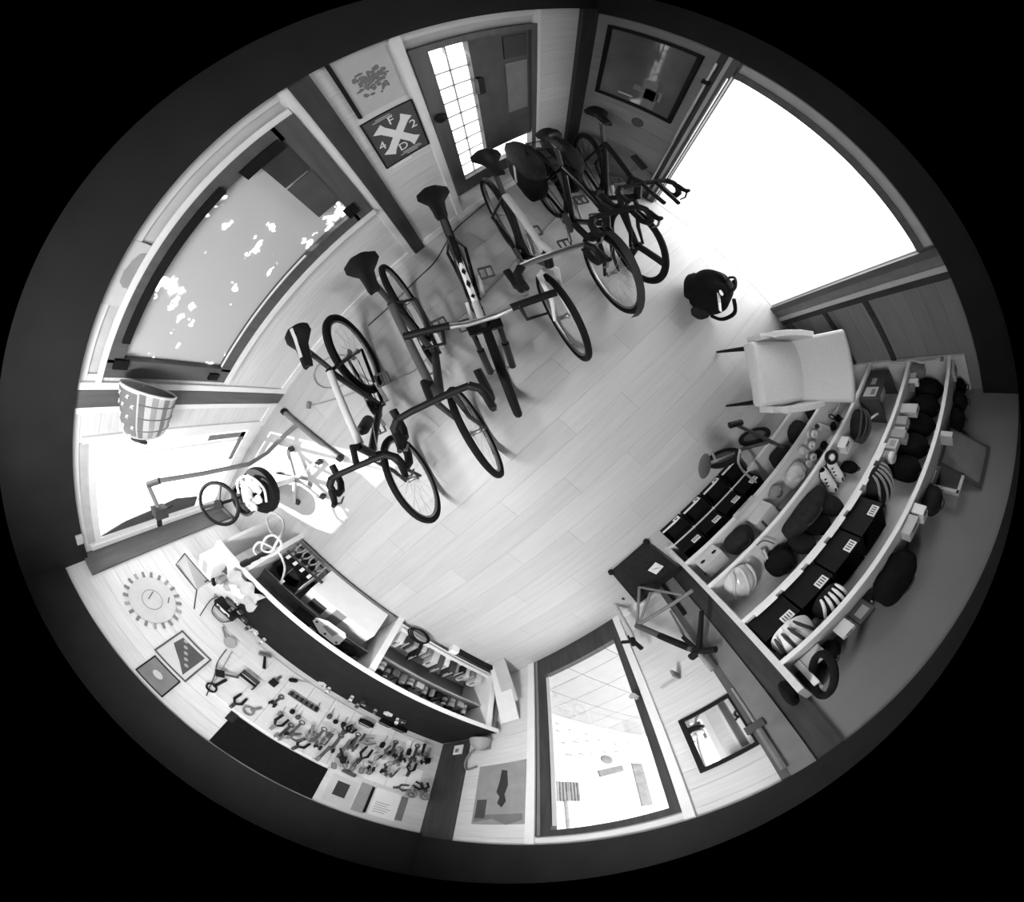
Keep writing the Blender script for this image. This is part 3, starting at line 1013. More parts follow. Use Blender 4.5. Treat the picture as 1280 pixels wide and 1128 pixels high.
# square sign with a white cross on the left wall
t, c, w, h = panel('cross_sign', 'dark square sign with a white bone-shaped cross, digits and letters', 'sign', (V((.625, VN, .975)), V((.945, VN, 1.385))), MN, .012, 'black', 'charcoal', .006, face='board')
X, Y, Z = V((1, 0, 0)), V((0, 0, 1)), V((0, -1, 0))
for k, a in enumerate((R_(50), R_(130))):
    b = MB()
    M2 = MN @ Matrix.Rotation(a, 3, 'Z')
    ln = .15
    b.prism([(-ln, .042), (-ln * .72, .026), (ln * .72, .026), (ln, .042), (ln * .97, -.036), (ln * .72, -.026), (-ln * .72, -.026), (-ln * .97, -.036)], .003, c + Z * (.0085 + .0006 * k), M2)
    b.build('cross_arm', 'white', t)
textmesh('F', .085, c + Y * .125 + Z * .008, MN, 'letter', 'white', t)
textmesh('2', .09, c + X * .112 + Z * .008 + Y * .02, MN, 'letter', 'white', t)
textmesh('4', .09, c - X * .112 + Z * .008 - Y * .02, MN, 'letter', 'white', t)
textmesh('D', .085, c - Y * .110 + Z * .008, MN, 'letter', 'white', t)
for y, x0, x1 in ((.165, -.10, .02), (.178, -.08, .01), (-.155, -.02, .10), (-.168, -.04, .11), (-.182, 0, .08)):
    MB().box(c + X * (x0 + x1) / 2 + Y * y + Z * .009, (x1 - x0, .006, .002), MN).build('small_print', 'pale', t)
tag(MB().span((.66, VN - .012, .945), (.80, VN, .97)).build('paper_strip', 'paper'), 'white torn paper strip under the cross sign', 'paper')
# pale poster with a dark tree print above the sign
t, c, w, h = panel('tree_poster', 'pale poster with a dark bushy print and dark left edge', 'poster', (V((.64, VN, 1.43)), V((.925, VN, 1.85))), MN, .012, 'dark', 'pale', 0, face='sheet')
MB().span((.64, VN - .02, 1.43), (.655, VN, 1.85)).build('edge_strip', 'black', t)
b = MB()
for k in range(90):
    a, r = random.uniform(0, 6.28), random.uniform(0, .095)
    b.ell(c + V((.01 + r * math.cos(a), -.0085, -.01 + r * 1.1 * math.sin(a))), (random.uniform(.006, .016), .003, random.uniform(.006, .016)), None, 6, 4)
tag(b.build('bush_print', 'mid', t), kind='stuff')
# stars-and-stripes fabric hat on the timber post
ht = thing('fabric_hat', 'stars and stripes fabric cap hung sideways on the timber post by the glazed door', 'hat', (-1.38, VN - .12, 1.15))
ctr0, ctr1 = V((-1.60, VN - .115, 1.33)), V((-1.20, VN - .125, 1.40))
prof = [(.0, .02), (.02, .09), (.10, .15), (.35, .185), (.65, .195), (.9, .205), (1.0, .21)]
grid = []
NSEG = 24
for tt, r in prof:
    cc = ctr0.lerp(ctr1, tt)
    rowp = []
    for j in range(NSEG + 1):
        a = 2 * math.pi * j / NSEG
        tilt = .05 * math.sin(a) * tt
        rowp.append(cc + V((-.06 * tt * math.cos(a * 1) * .6, .52 * r * math.cos(a), r * math.sin(a) * 1.0)) + V((tilt, 0, 0)))
    grid.append(rowp)
sh_ = MB().sheet(grid, .006).build('shell', 'pale', ht, smooth=True, ang=80)


def onhat(tt, a, lift=.006):
    for k in range(len(prof) - 1):
        if prof[k][0] <= tt <= prof[k + 1][0]:
            q = (tt - prof[k][0]) / (prof[k + 1][0] - prof[k][0])
            r = prof[k][1] + q * (prof[k + 1][1] - prof[k][1]) + lift
            break
    cc = ctr0.lerp(ctr1, tt)
    return cc + V((-.036 * tt * math.cos(a) + .05 * math.sin(a) * tt, .52 * r * math.cos(a), r * math.sin(a)))


# hem, field with stars, stripes running across
MB().tube([onhat(1.0, 2 * math.pi * j / 28, .0) for j in range(28)], .008, 6, closed=True).build('hem', 'white', ht, smooth=True)
fg = [[onhat(.05 + .9 * i / 8, R_(72 + 74 * j / 6), .005) for j in range(7)] for i in range(9)]
fld = MB().sheet(fg, .003).build('star_field', 'mid', ht, smooth=True, ang=80)
star = [((.022 if k % 2 == 0 else .009) * math.cos(math.pi / 2 + k * math.pi / 5), (.022 if k % 2 == 0 else .009) * math.sin(math.pi / 2 + k * math.pi / 5)) for k in range(10)]
for i, (tt, a) in enumerate(((.14, 95), (.16, 125), (.32, 82), (.34, 110), (.36, 138), (.52, 96), (.54, 124), (.70, 84), (.72, 110), (.74, 136), (.88, 96), (.88, 124))):
    p = onhat(tt, R_(a), .009)
    c0 = ctr0.lerp(ctr1, tt)
    n_ = (p - c0).normalized()
    MB().prism(star, .002, p, frame_from(n_)).build('star', 'white', fld)
for j in range(5):
    a0_ = R_(163 + 26 * j)
    g = [[onhat(.04 + .94 * i / 10, a0_ - R_(13) * k / 2, .0045) for k in range(3)] for i in range(11)]
    MB().sheet(g, .003).build('stripe', 'grey' if j % 2 else 'mid', ht, smooth=True, ang=80)
for tt in (.3, .55, .8):
    MB().tube([onhat(tt, R_(150 + 6 * j), .006) for j in range(20)], .005, 5).build('seam', 'mid', ht, smooth=True)
MB().ring(ctr0 + V((-.01, -.03, .05)), (-1, -.6, .4), .055, .012, 18, 6).build('peak_loop', 'dark', ht, smooth=True)
# wall switch at the top of the left wall, near the corner
tag(MB().box((-2.75, VN - .065, 1.90), (.12, .03, .07)).build('junction_box', 'pale', bevel=.006), 'small pale junction box on the dark beam above the glazed door', 'box')

# ---- back wall: large dark framed picture, round mark
t, c, w, h = panel('framed_picture', 'large dark framed picture under glass on the back wall', 'picture', (V((UE, 1.51, .965)), V((UE, .855, 1.72))), ME, .03, 'black', 'picture_glass', .032, face='print')
b = MB()
for k in range(5):
    b.box(c + V((-.0195, random.uniform(-.22, .22), random.uniform(-.25, .2))), (.002, random.uniform(.03, .14), random.uniform(.05, .3)))
b.build('print_shape', 'mid', t)
MB().span((UE - .022, 1.2, 1.05), (UE - .019, 1.32, 1.065)).build('caption', 'pale', t)
o = MB().lathe([(.05, 0), (.05, .008), (.035, .014), (0, .014)], (UE, 1.10, .80), frame_from((-1, 0, 0)), 18)
tag(o.build('round_vent', 'charcoal', smooth=True), 'small dark round vent on the back wall under the picture', 'vent')
t = thing('brush', 'small dark brush leaning in the corner by the doorway rail', 'brush', (UE - .08, .95, .12))
MB().box((UE - .06, .93, .40), (.05, .17, .05), Matrix.Rotation(.5, 3, 'X')).build('brush_head', 'dark', t, bevel=.008)
MB().tube([(UE - .06, .93, .40), (UE - .10, 1.02, .0)], .010, 8).build('handle', 'mid', t, smooth=True)

# ---- right wall: mirror, hooks, poster, ring bracket
t, c, w, h = panel('wall_mirror', 'square black framed mirror on the pine wall', 'mirror', (V((-.765, VS, 1.385)), V((-.40, VS, 1.855))), MS, .022, 'black', 'mirror', .032, face='glass')
t = thing('wall_bracket', 'small white angled bracket screwed to the pine wall above the mirror', 'bracket', (-.70, VS, .98))
MB().span((-.78, VS, 1.03), (-.64, VS + .02, 1.045)).build('plate', 'pale', t)
MB().span((-.645, VS, .985), (-.63, VS + .10, 1.045)).build('arm', 'mid', t)
t = thing('wall_poster', 'pale poster of a small climbing figure and a dark block', 'poster', (-2.29, VS, 1.24))
MB().span((-2.56, VS, 1.245), (-2.02, VS + .004, 1.95)).build('sheet', 'grey', t)
MB().prism([(-.04, -.22), (.02, -.24), (.035, -.1), (.06, .02), (.02, .08), (.04, .15), (-.01, .2), (-.05, .13), (-.03, .05), (-.06, -.05)], .002, V((-2.26, VS + .004, 1.56)), MS).build('figure_print', 'dark', t)
MB().span((-2.53, VS + .003, 1.66), (-2.42, VS + .006, 1.88)).build('block_print', 'charcoal', t)
MB().prism([(-.25, 0), (.25, 0), (.25, .09), (.05, .05), (-.1, .12), (-.25, .07)], .0015, V((-2.29, VS + .004, 1.835)), MS).build('hill_print', 'mid', t)
t = thing('hanging_strap', 'dark looped strap hung on the wall above the bench end', 'strap', (-2.7, VS, .95))
MB().tube(smooth_path([V((-2.62, VS + .02, 1.0)), V((-2.70, VS + .03, 1.06)), V((-2.74, VS + .03, 1.18)), V((-2.70, VS + .03, 1.27)), V((-2.58, VS + .03, 1.25))]), .012, 6).build('band', 'mid', t, smooth=True)
MB().tube([(-2.60, VS + .0, 1.0), (-2.60, VS + .06, 1.0)], .01, 6).build('peg', 'dark', t)
t = thing('wall_dispenser', 'grey cone shaped wall dispenser above the bench end', 'dispenser', (-2.5, VS, .92))
MB().lathe([(.10, 0), (.085, .06), (.03, .13), (.0, .14)], (-2.50, VS + .09, .93), None, 16).build('cone', 'grey', t, smooth=True)
MB().span((-2.55, VS, .95), (-2.45, VS + .05, 1.03)).build('bracket', 'mid', t)
t = thing('wall_note', 'small bright white card pinned beside the tool wall corner', 'card', (-2.86, VS + .04, .95))
MB().span((-2.93, VS + .04, .92), (-2.80, VS + .05, 1.05)).build('sheet', 'white', t)
MB().span((-2.90, VS + .05, .97), (-2.85, VS + .053, 1.02)).build('print', 'mid', t)
t = thing('long_rod', 'thin bright metal rod fixed along the grey post beside the mirror', 'rod', (-.38, VS + .03, .1))
MB().tube([(-.375, VS + .042, 1.38), (-.375, VS + .042, 1.72)], .010, 8).build('rod', 'steel', t, smooth=True)
MB().span((-.44, VS + .03, 1.70), (-.33, VS + .06, 1.76)).build('clamp', 'charcoal', t)
MB().tube([(-.372, VS + .05, 1.76), (-.372, VS + .05, 2.1)], .022, 8).build('sleeve', 'mid', t, smooth=True)

# ---- bare bicycle frame hung on the right wall
t = thing('bare_bicycle', 'bare bicycle frame with fork hung on the pine wall between door and shelves', 'bicycle', (-.6, VS + .12, .25))
S = lambda px, py, o_=.10: WS(px, py, o_)
hd0, hd1 = S(796, 782, .14), S(866, 812, .14)
sd, stt = S(762, 745, .16), S(791, 797, .16)
MB().tube([hd0, hd1], .026, 10).build('down_tube', 'charcoal', t, smooth=True)
MB().tube([hd0.lerp(hd1, .45), hd0.lerp(hd1, .95)], .0275, 10).build('tube_sleeve', 'black', t, smooth=True)
b = MB()
b.tube([hd0, S(799, 734, .24)], .013, 8)
b.tube([hd0 + V((.02, 0, 0)), S(813, 741, .24), S(826, 741, .24)], .013, 8)
b.tube([hd0, S(866, 738, .24)], .017, 8)
b.tube([S(799, 734, .24), S(853, 744, .24)], .012, 8)
b.build('rear_triangle', 'mid', t, smooth=True)
MB().tube([sd, stt], .022, 10).build('seat_tube', 'silver_paint', t, smooth=True)
b = MB()
b.tube([S(755, 741, .16), S(762, 744, .16), S(780, 748, .16)], [.018, .028, .020], 8)
b.build('seat_clamp', 'dark', t, smooth=True)
b = MB()
b.tube([S(778, 803, .15), S(792, 802, .15), S(802, 811, .15)], .018, 8)
b.tube([S(788, 795, .15), S(793, 806, .15)], .026, 8)
b.build('bottom_bracket', 'black', t, smooth=True)
hb = S(873, 815, .12)
b = MB()
b.tube([hb, S(877, 764, .2)], [.022, .018], 8)
b.tube([hb, S(853, 796, .2)], [.020, .015], 8)
b.tube([hb, S(895, 812, .14)], .026, 8)
b.tube([S(864, 822, .1), hb], .032, 8)
b.build('fork', 'black', t, smooth=True)
MB().tube([hb, S(891, 838, .10)], .018, 8).build('steerer', 'steel', t, smooth=True)
MB().tube([S(838, 764, .05), S(867, 818, .05)], .010, 8).build('wall_rail', 'mid', t, smooth=True)
MB().tube([S(867, 818, .0), S(867, 818, .13)], .008, 8).build('wall_hook', 'black', t, smooth=True)
MB().tube([S(796, 785, .0), S(796, 785, .15)], .008, 8).build('wall_hook', 'black', t, smooth=True)

# ================================================================ FRONT WALL (above the workbench)
# cog-shaped wooden wall ornament
t = thing('cog_ornament', 'large pale cog shaped wall ornament with dark teeth', 'ornament', (UW, .97, 1.27))
cc = V((UW, .975, 1.48))
MB().lathe([(.0, 0), (.235, 0), (.235, .012), (0, .012)], cc, frame_from((1, 0, 0)), 32).build('disc', 'pale', t)
MB().ring(cc + V((.014, 0, 0)), (1, 0, 0), .10, .004, 28, 5).build('inner_ring', 'grey', t)
for k in range(20):
    a = 2 * math.pi * k / 20
    MB().box(cc + V((.01, .262 * math.cos(a), .262 * math.sin(a))), (.018, .055, .026), Matrix.Rotation(a, 3, 'X')).build('tooth', 'mid' if k % 4 else 'grey', t, bevel=.004)
MB().bar(cc + V((.014, .02, .03)), cc + V((.014, .06, -.06)), .006, .008).build('hand', 'charcoal', t)
MB().bar(cc + V((.014, -.10, -.12)), cc + V((.014, -.06, -.17)), .008, .01).build('hand', 'charcoal', t)
# two framed pictures
t, c, w, h = panel('hillside_picture', 'framed black and white picture with a slanted dark hillside', 'picture', (V((UW, .60, 1.435)), V((UW, .245, 1.81))), MW, .02, 'charcoal', 'card', .014, face='mount')
MB().prism([(-.13, -.15), (.12, -.14), (.13, -.02), (-.02, .07), (-.12, .15)], .002, c + V((.0125, 0, 0)), MW).build('hill_print', 'charcoal', t)
for k in range(5):
    MB().ell(c + V((.0145, -.08 + .04 * k, .05 - .045 * k)), (.002, .022, .016), None, 8, 4).build('cloud_print', 'grey', t)
t, c, w, h = panel('small_picture', 'small dark framed picture directly above the hillside picture', 'picture', (V((UW, .56, 1.84)), V((UW, .27, 2.10))), MW, .016, 'black', 'mid', .012, face='print')
MB().ell(c + V((.010, .01, -.01)), (.002, .05, .035), None, 12, 4).build('print_shape', 'pale', t)
# the board the tools hang on
tb = thing('tool_board', 'pale wooden tool board fixed along the wall above the workbench', 'tool board', (UW, -.9, .93))
n_pl = 9
for k in range(n_pl):
    y0, y1 = .10 - k * (2.02 / n_pl), .10 - (k + 1) * (2.02 / n_pl)
    MB().span((UW, y0 - .002, .93), (UW + .014, y1 + .002, 1.69)).build('plank', 'shelf_wood' if k % 3 else 'pine_board_y', tb)
MB().span((UW, .10, 1.69), (UW + .02, -1.05, 1.715)).build('top_rail', 'white_trim', tb)
# dark banner above, notices, papers
t = thing('dark_banner', 'large plain black banner above the tool board', 'banner', (UW, -.62, 1.73))
MB().sheet([[V((UW + .006 + .004 * math.sin(j * 1.3), -.19 - .87 * j / 9, 1.725 + .40 * i)) for j in range(10)] for i in (0, .5, 1)], .006).build('cloth', 'cloth_black', t, smooth=True)
MB().span((UW, -.16, 1.72), (UW + .012, -.23, 1.83)).build('corner_tab', 'cloth_dark', t)
t = thing('pinned_photo', 'small pinned photograph on pale card beside the black banner', 'photo', (UW, -1.25, 1.73))
MB().span((UW, -1.12, 1.74), (UW + .004, -1.36, 2.08)).build('card', 'card', t)
MB().span((UW + .003, -1.18, 1.80), (UW + .006, -1.29, 1.98)).build('photo_print', 'dark', t)
t = thing('grey_notice', 'plain grey notice sheet between the photograph and the white note', 'notice', (UW, -1.43, 1.70))
MB().span((UW, -1.375, 1.71), (UW + .004, -1.49, 2.08)).build('sheet', 'grey', t)
MB().span((UW + .003, -1.475, 1.72), (UW + .010, -1.50, 2.06)).build('dark_edge', 'black', t)
t = thing('white_note', 'bright white note sheet pinned at the top end of the tool board', 'notice', (UW, -1.66, 1.70))
MB().span((UW, -1.52, 1.71), (UW + .004, -1.76, 2.06)).build('sheet', 'white', t)
MB().span((UW, -1.765, 1.72), (UW + .005, -1.83, 2.04)).build('side_strip', 'mid', t)
for k in range(5):
    MB().span((UW + .004, -1.55, 2.0 - k * .03), (UW + .0055, -1.66 - .02 * (k % 3), 2.008 - k * .03)).build('print_line', 'grey', t)

# ---- hand tools on the board
TOCC = []


def tool(kind, px, py, ang, L_, m1='dark', m2='dull_steel', label=None, s=1.0):
    p = WW(px, py, .02)
    p.x = UW + .016
    d = V((0, math.sin(ang), math.cos(ang)))          # along the tool, up the board
    hw = {'wrench': .038, 'driver': .025, 'plier': .04, 'hammer': .062, 'hex': .03, 'cutter': .04, 'brush': .038, 'pump': .02, 'ring': .04, 'caliper': .045, 'whip': .05}[kind]
    ey, ez = L_ / 2 * abs(math.sin(ang)) + hw * abs(math.cos(ang)), (L_ / 2 + .03) * abs(math.cos(ang)) + hw * abs(math.sin(ang))
    spot = None
    for lay in (0, 1, 2):                              # hung flat, or on a longer hook in front of its neighbours
        for dy, dz in ((0, 0), (.02, 0), (-.02, 0), (0, .02), (0, -.02), (.04, 0), (-.04, 0), (.03, .03), (-.03, .03), (.03, -.03), (-.03, -.03)):
            if all(lay != o[4] or abs(p.y + dy - o[0]) >= ey + o[2] or abs(p.z + dz - o[1]) >= ez + o[3] for o in TOCC):
                spot = (p.y + dy, p.z + dz, lay)
                break
        if spot:
            break
    if spot is None:
        return None
    TOCC.append((spot[0], spot[1], ey, ez, spot[2]))
    p.y, p.z = spot[0], spot[1]
    lift = .024 + .05 * spot[2]
    e = V((0, math.cos(ang), -math.sin(ang)))
    X_ = V((1, 0, 0))
    G = 'hand tools hung on the tool board'
    names = {'wrench': 'wrench', 'driver': 'screwdriver', 'plier': 'pliers', 'hammer': 'hammer', 'hex': 'hex_key', 'cutter': 'cable_cutter', 'brush': 'cleaning_brush', 'pump': 'hand_pump', 'ring': 'ring_spanner', 'caliper': 'caliper', 'whip': 'chain_whip'}
    t = thing(names[kind], label, 'tool', p - d * L_ / 2, group=G)
    a, z = p - d * L_ / 2 + X_ * lift, p + d * L_ / 2 + X_ * lift
    MB().tube([p + d * L_ * .42 + X_ * .001, p + d * L_ * .42 + X_ * (lift + .011)], .004, 6).build('hook', 'steel', t)
    if kind == 'wrench':
        MB().bar(a + d * .02, z - d * .03, .024, .012, X_.cross(d)).build('shaft', m2, t, bevel=.002)
        MB().prism([(-.03, -.03), (.03, -.03), (.036, .018), (.018, .036), (.014, .01), (-.014, .01), (-.018, .036), (-.036, .018)], .01, z - d * .02 - X_ * .005, Matrix((e, d, X_)).transposed()).build('jaw', m1, t)
        MB().ring(a + d * .012, X_, .015 * s, .006, 14, 6).build('ring_end', m2, t, smooth=True)
    elif kind == 'ring':
        MB().ring(z - d * .03, X_, .028 * s, .010, 16, 6).build('head', m1, t, smooth=True)
        MB().tube([a, z - d * .055], .014, 8).build('handle', m1, t, smooth=True)
    elif kind == 'driver':
        MB().lathe([(.008, 0), (.021, .01), (.023, L_ * .35), (.014, L_ * .45), (.006, L_ * .47)], z, frame_from(-d), 10).build('handle', m1, t, smooth=True)
        MB().tube([a, z - d * L_ * .45], .004, 6).build('blade', 'steel', t, smooth=True)
    elif kind in ('plier', 'cutter'):
        p = p + X_ * lift
        piv = p + d * L_ * .18
        for q in (-1, 1):
            MB().tube([piv, p + e * q * .024 * s - d * L_ * .05, a + e * q * .020 * s], [.010, .014, .011], 8).build('handle', m1, t, smooth=True)
            MB().bar(piv + e * q * .006, z + e * q * .004, .020, .014, e).build('jaw', m2, t, bevel=.003)
        MB().lathe([(.015, -.009), (.015, .009)], piv, frame_from(X_), 12).build('pivot', m2, t)
    elif kind == 'hammer':
        MB().tube([a, z], [.016, .011], 8).build('handle', m1, t, smooth=True)
        MB().bar(z - e * .06, z + e * .06, .034, .034, X_).build('head', m2, t, bevel=.004)
    elif kind == 'hex':
        MB().tube([a, z, z + e * .04], .007, 6).build('key', m2, t, smooth=True)
        MB().tube([a, a + d * .05], .009, 8).build('sleeve', m1, t, smooth=True)
    elif kind == 'brush':
        MB().tube([a, z - d * .05], .013, 8).build('handle', m1, t, smooth=True)
        MB().box(z - d * .02, (.034, .07, .08), Matrix((X_, e, d)).transposed()).build('bristles', 'black', t, bevel=.006)
    elif kind == 'pump':
        MB().tube([a, z - d * .05], .014, 10).build('barrel', m2, t, smooth=True)
        MB().tube([z - d * .05, z], .018, 10).build('handle', m1, t, smooth=True)
    elif kind == 'caliper':
        MB().bar(a, z, .018, .006, e).build('beam', m2, t)
        MB().bar(z - d * .02, z - d * .02 + e * .06, .012, .008, d).build('jaw', m2, t)
        MB().box(p + d * .03 + X_ * lift, (.012, .04, .045), Matrix((X_, e, d)).transposed()).build('slide', m1, t)
    elif kind == 'whip':
        MB().bar(a, z, .022, .008, e).build('handle', m2, t, bevel=.002)
        MB().tube(smooth_path([z, z + e * .05 - d * .02, z + e * .06 - d * .1, z + e * .04 - d * .16]), .006, 6).build('chain', m1, t, smooth=True)
    return t


LBL = {'wrench': 'open wrench with %s jaw hung on the tool board', 'driver': 'screwdriver with %s handle hung on the tool board', 'plier': 'pair of pliers with %s handles on the tool board',
       'hammer': 'small hammer with %s handle hung head up on the tool board', 'hex': 'bent hex key with %s sleeve on the tool board', 'cutter': 'cable cutter with %s handles hung on the tool board',
       'brush': 'cleaning brush with %s handle hung on the tool board', 'pump': 'short hand pump with %s grip on the tool board', 'ring': '%s ring spanner with round head on the tool board',
       'caliper': 'sliding caliper with %s slide on the tool board', 'whip': 'chain whip with %s hanging chain on the tool board'}
TOOLS = [('ring', 272, 856, .2, .16), ('brush', 284, 846, .9, .14), ('plier', 296, 878, .1, .15), ('ring', 311, 884, .5, .12), ('hammer', 330, 828, 2.6, .12),
         ('brush', 345, 851, .1, .10), ('driver', 372, 852, .9, .14), ('driver', 352, 890, 0, .10), ('driver', 362, 884, 0, .10), ('driver', 371, 893, 0, .09),
         ('cutter', 345, 905, .2, .17), ('wrench', 356, 913, .15, .17), ('wrench', 366, 912, .15, .18), ('plier', 362, 922, .8, .12), ('plier', 374, 932, .4, .14),
         ('ring', 384, 915, -.3, .14), ('driver', 396, 884, 0, .09), ('driver', 413, 893, 0, .11), ('driver', 430, 903, 0, .10), ('driver', 441, 909, 0, .09), ('driver', 420, 900, 0, .09),
         ('wrench', 393, 920, .1, .16), ('wrench', 400, 925, .1, .17), ('hex', 408, 925, .1, .13), ('wrench', 416, 928, .1, .18), ('pump', 424, 934, .1, .2), ('hex', 384, 938, .3, .12), ('pump', 398, 942, .2, .16),
         ('brush', 424, 944, -.6, .12), ('wrench', 436, 928, .0, .17), ('whip', 444, 925, .1, .18), ('plier', 452, 928, .9, .16), ('cutter', 447, 945, .2, .18), ('hammer', 441, 958, .1, .16),
         ('wrench', 455, 950, 0, .17), ('caliper', 462, 945, .5, .17), ('hex', 470, 950, .4, .13), ('plier', 480, 942, .3, .15), ('wrench', 488, 935, 0, .15), ('wrench', 494, 948, 0, .13),
         ('driver', 507, 934, .0, .16), ('wrench', 513, 940, 0, .17), ('hammer', 524, 938, 0, .13), ('brush', 534, 944, .0, .15), ('cutter', 508, 962, .1, .16), ('plier', 500, 985, 1.2, .12), ('plier', 522, 984, -1.2, .12), ('hex', 490, 966, .3, .12), ('driver', 472, 930, .1, .14), ('wrench', 478, 962, -.2, .13)]
rt = random.Random(5)
for q in range(44):
    x = 350 + 180 * ((q * .618) % 1)
    y = 862 + (x - 350) * .40 + 18 + 50 * ((q * .755) % 1)
    TOOLS.append((('wrench', 'driver', 'plier', 'hex', 'cutter', 'ring', 'wrench', 'driver')[q % 8], x, y, rt.uniform(-.4, .5), rt.uniform(.08, .13)))
for i, (k, x, y, a, l) in enumerate(TOOLS):
    m1 = ('black', 'charcoal', 'black', 'mid')[i % 4]
    adj = {'black': 'black', 'mid': 'grey', 'charcoal': 'dark grey', 'pale': 'pale'}[m1]
    tool(k, x, y, a, l * 1.3, s=1.5, m1=m1, m2=('charcoal', 'dull_steel', 'dark')[i % 3], label=LBL[k] % adj)
# tool tray and clamp stand in the middle of the board
t = thing('tool_tray', 'dark wire tool tray fixed to the tool board', 'tray', (UW, -.02, 1.25))
c = WW(312, 848, 0); c.x = UW + .015
MB().box(c + V((.045, 0, 0)), (.09, .17, .02)).build('base', 'dark', t)
for s in (-1, 1):
    MB().box(c + V((.045, s * .08, .05)), (.09, .012, .10)).build('side', 'dark', t)
MB().box(c + V((.088, 0, .06)), (.008, .17, .03)).build('front_bar', 'black', t)
t = thing('tool_rack', 'slotted dark tool rack strip on the tool board', 'rack', (UW, -.4, 1.35))
c = WW(378, 878, 0); c.x = UW + .014
MB().box(c + V((.02, 0, 0)), (.04, .30, .05)).build('strip', 'charcoal', t)
for k in range(6):
    MB().box(c + V((.042, -.125 + .05 * k, 0)), (.006, .02, .05)).build('slot', 'black', t)
for i, (x, y) in enumerate(((455, 905), (480, 905), (497, 912))):
    c = WW(x, y, 0); c.x = UW + .014
    t = thing('dark_goggles', 'dark curved goggles hung on the tool board', 'goggles', c, group='goggles on the tool board')
    MB().sheet([[c + V((.03 + .035 * math.cos(q * 1.3), .075 * q, .035 * r * (1 - .35 * q * q))) for q in (-1, -.6, -.2, .2, .6, 1)] for r in (-1, 0, 1)], .008).build('lens', 'black_gloss', t, smooth=True)
    MB().tube([c + V((.03, -.075, 0)), c + V((.0, -.05, .03)), c + V((.0, .05, .03)), c + V((.03, .075, 0))], .006, 6).build('strap', 'dark', t, smooth=True)
t = thing('job_sheet', 'bright white job sheets hung under the tools at the board end', 'papers', (UW, -1.6, 1.25))
for k, (y0, y1, z0, z1) in enumerate(((-1.36, -1.56, 1.35, 1.66), (-1.57, -1.74, 1.30, 1.66), (-1.75, -1.88, 1.32, 1.64), (-1.62, -1.80, .98, 1.2))):
    MB().span((UW + .0155, y0, z0), (UW + .018 + .001 * k, y1, z1)).build('sheet', 'white', t)

# ================================================================ ON AND IN THE WORKBENCH
OCC = []


def settle(c, hw, hd, top, soft=False):
    """nudge a thing's foot sideways until its box is clear of what already stands at that height on the display shelves."""
    c = V(c)
    if not (c.y < SHF + .02 and c.x > SL0 - .02):
        return c + V((0, 0, .0025)), 1.0
    lv = [z for z in SZ if abs(c.z - z) < .02]
    if not lv:
        return c + V((0, 0, .0025)), 1.0
    z0, z1 = c.z, c.z + top
    for k in ((1.0, .88, .76, .64) if soft else (1.0,)):
        w, d = hw * k, hd * k
        ylo, yhi = VS + .033 + d, SHF - .004 - d
        best = None
        for i in range(0, 40):
            for sx in ((1, -1) if i else (1,)):
                x = min(max(c.x + sx * i * .012, SL0 + .004 + w), SL1 - .004 - w)
                for y in sorted({min(max(c.y + q, ylo), max(yhi, ylo)) for q in (0, .03, -.03, .06, -.06, .1, -.1, .15, -.15)}, key=lambda q: abs(q - c.y)):
                    if all(x + w <= o[0] or x - w >= o[1] or y + d <= o[2] or y - d >= o[3] or z1 <= o[4] or z0 >= o[5] for o in OCC):
                        cost = abs(x - c.x) + abs(y - c.y)
                        if best is None or cost < best[0]:
                            best = (cost, x, y)
            if best and best[0] < i * .012:
                break
        if best and (best[0] < .22 or k < .7 or not soft):
            break
    if best is None:
        return None, 0.0                      # no room left on that shelf
    OCC.append((best[1] - w, best[1] + w, best[2] - d, best[2] + d, z0, z1))
    return V((best[1], best[2], c.z + .0025)), k


def ext(w, d, a): return (abs(w * math.cos(a)) + abs(d * math.sin(a))) / 2, (abs(w * math.sin(a)) + abs(d * math.cos(a))) / 2

def at(px, py, z): return F(px, py, z)


def carton(name, label, c, size, rot=0.0, m='card', lid=True, group=None, cat='box', tape='pale', opened=False):
    """c = centre of the base."""
    w, d, h = size
    e_ = ext(w, d, rot)
    c, _ = settle(c, e_[0] + .003, e_[1] + .003, h + .006)
    if c is None:
        return None
    t = thing(name, label, cat, c, rot, group)
    L = lambda b, n, mm, par=t, **k: b.build(n, mm, par, world=False, **k)
    L(MB().box((0, 0, h / 2), (w, d, h)), 'body', m, bevel=min(.004, h * .06))
    if lid:
        L(MB().box((0, 0, h + .0015), (w * .98, d * .16, .003)), 'tape', tape)
        L(MB().box((0, d * .28, h + .002), (w * .45, d * .22, .003)), 'print', 'charcoal' if m in ('card', 'white', 'paper', 'pale') else 'grey')
    else:
        L(MB().box((0, d / 2 + .001, h * .55), (w * .6, .003, h * .5)), 'print', 'grey')
    return t


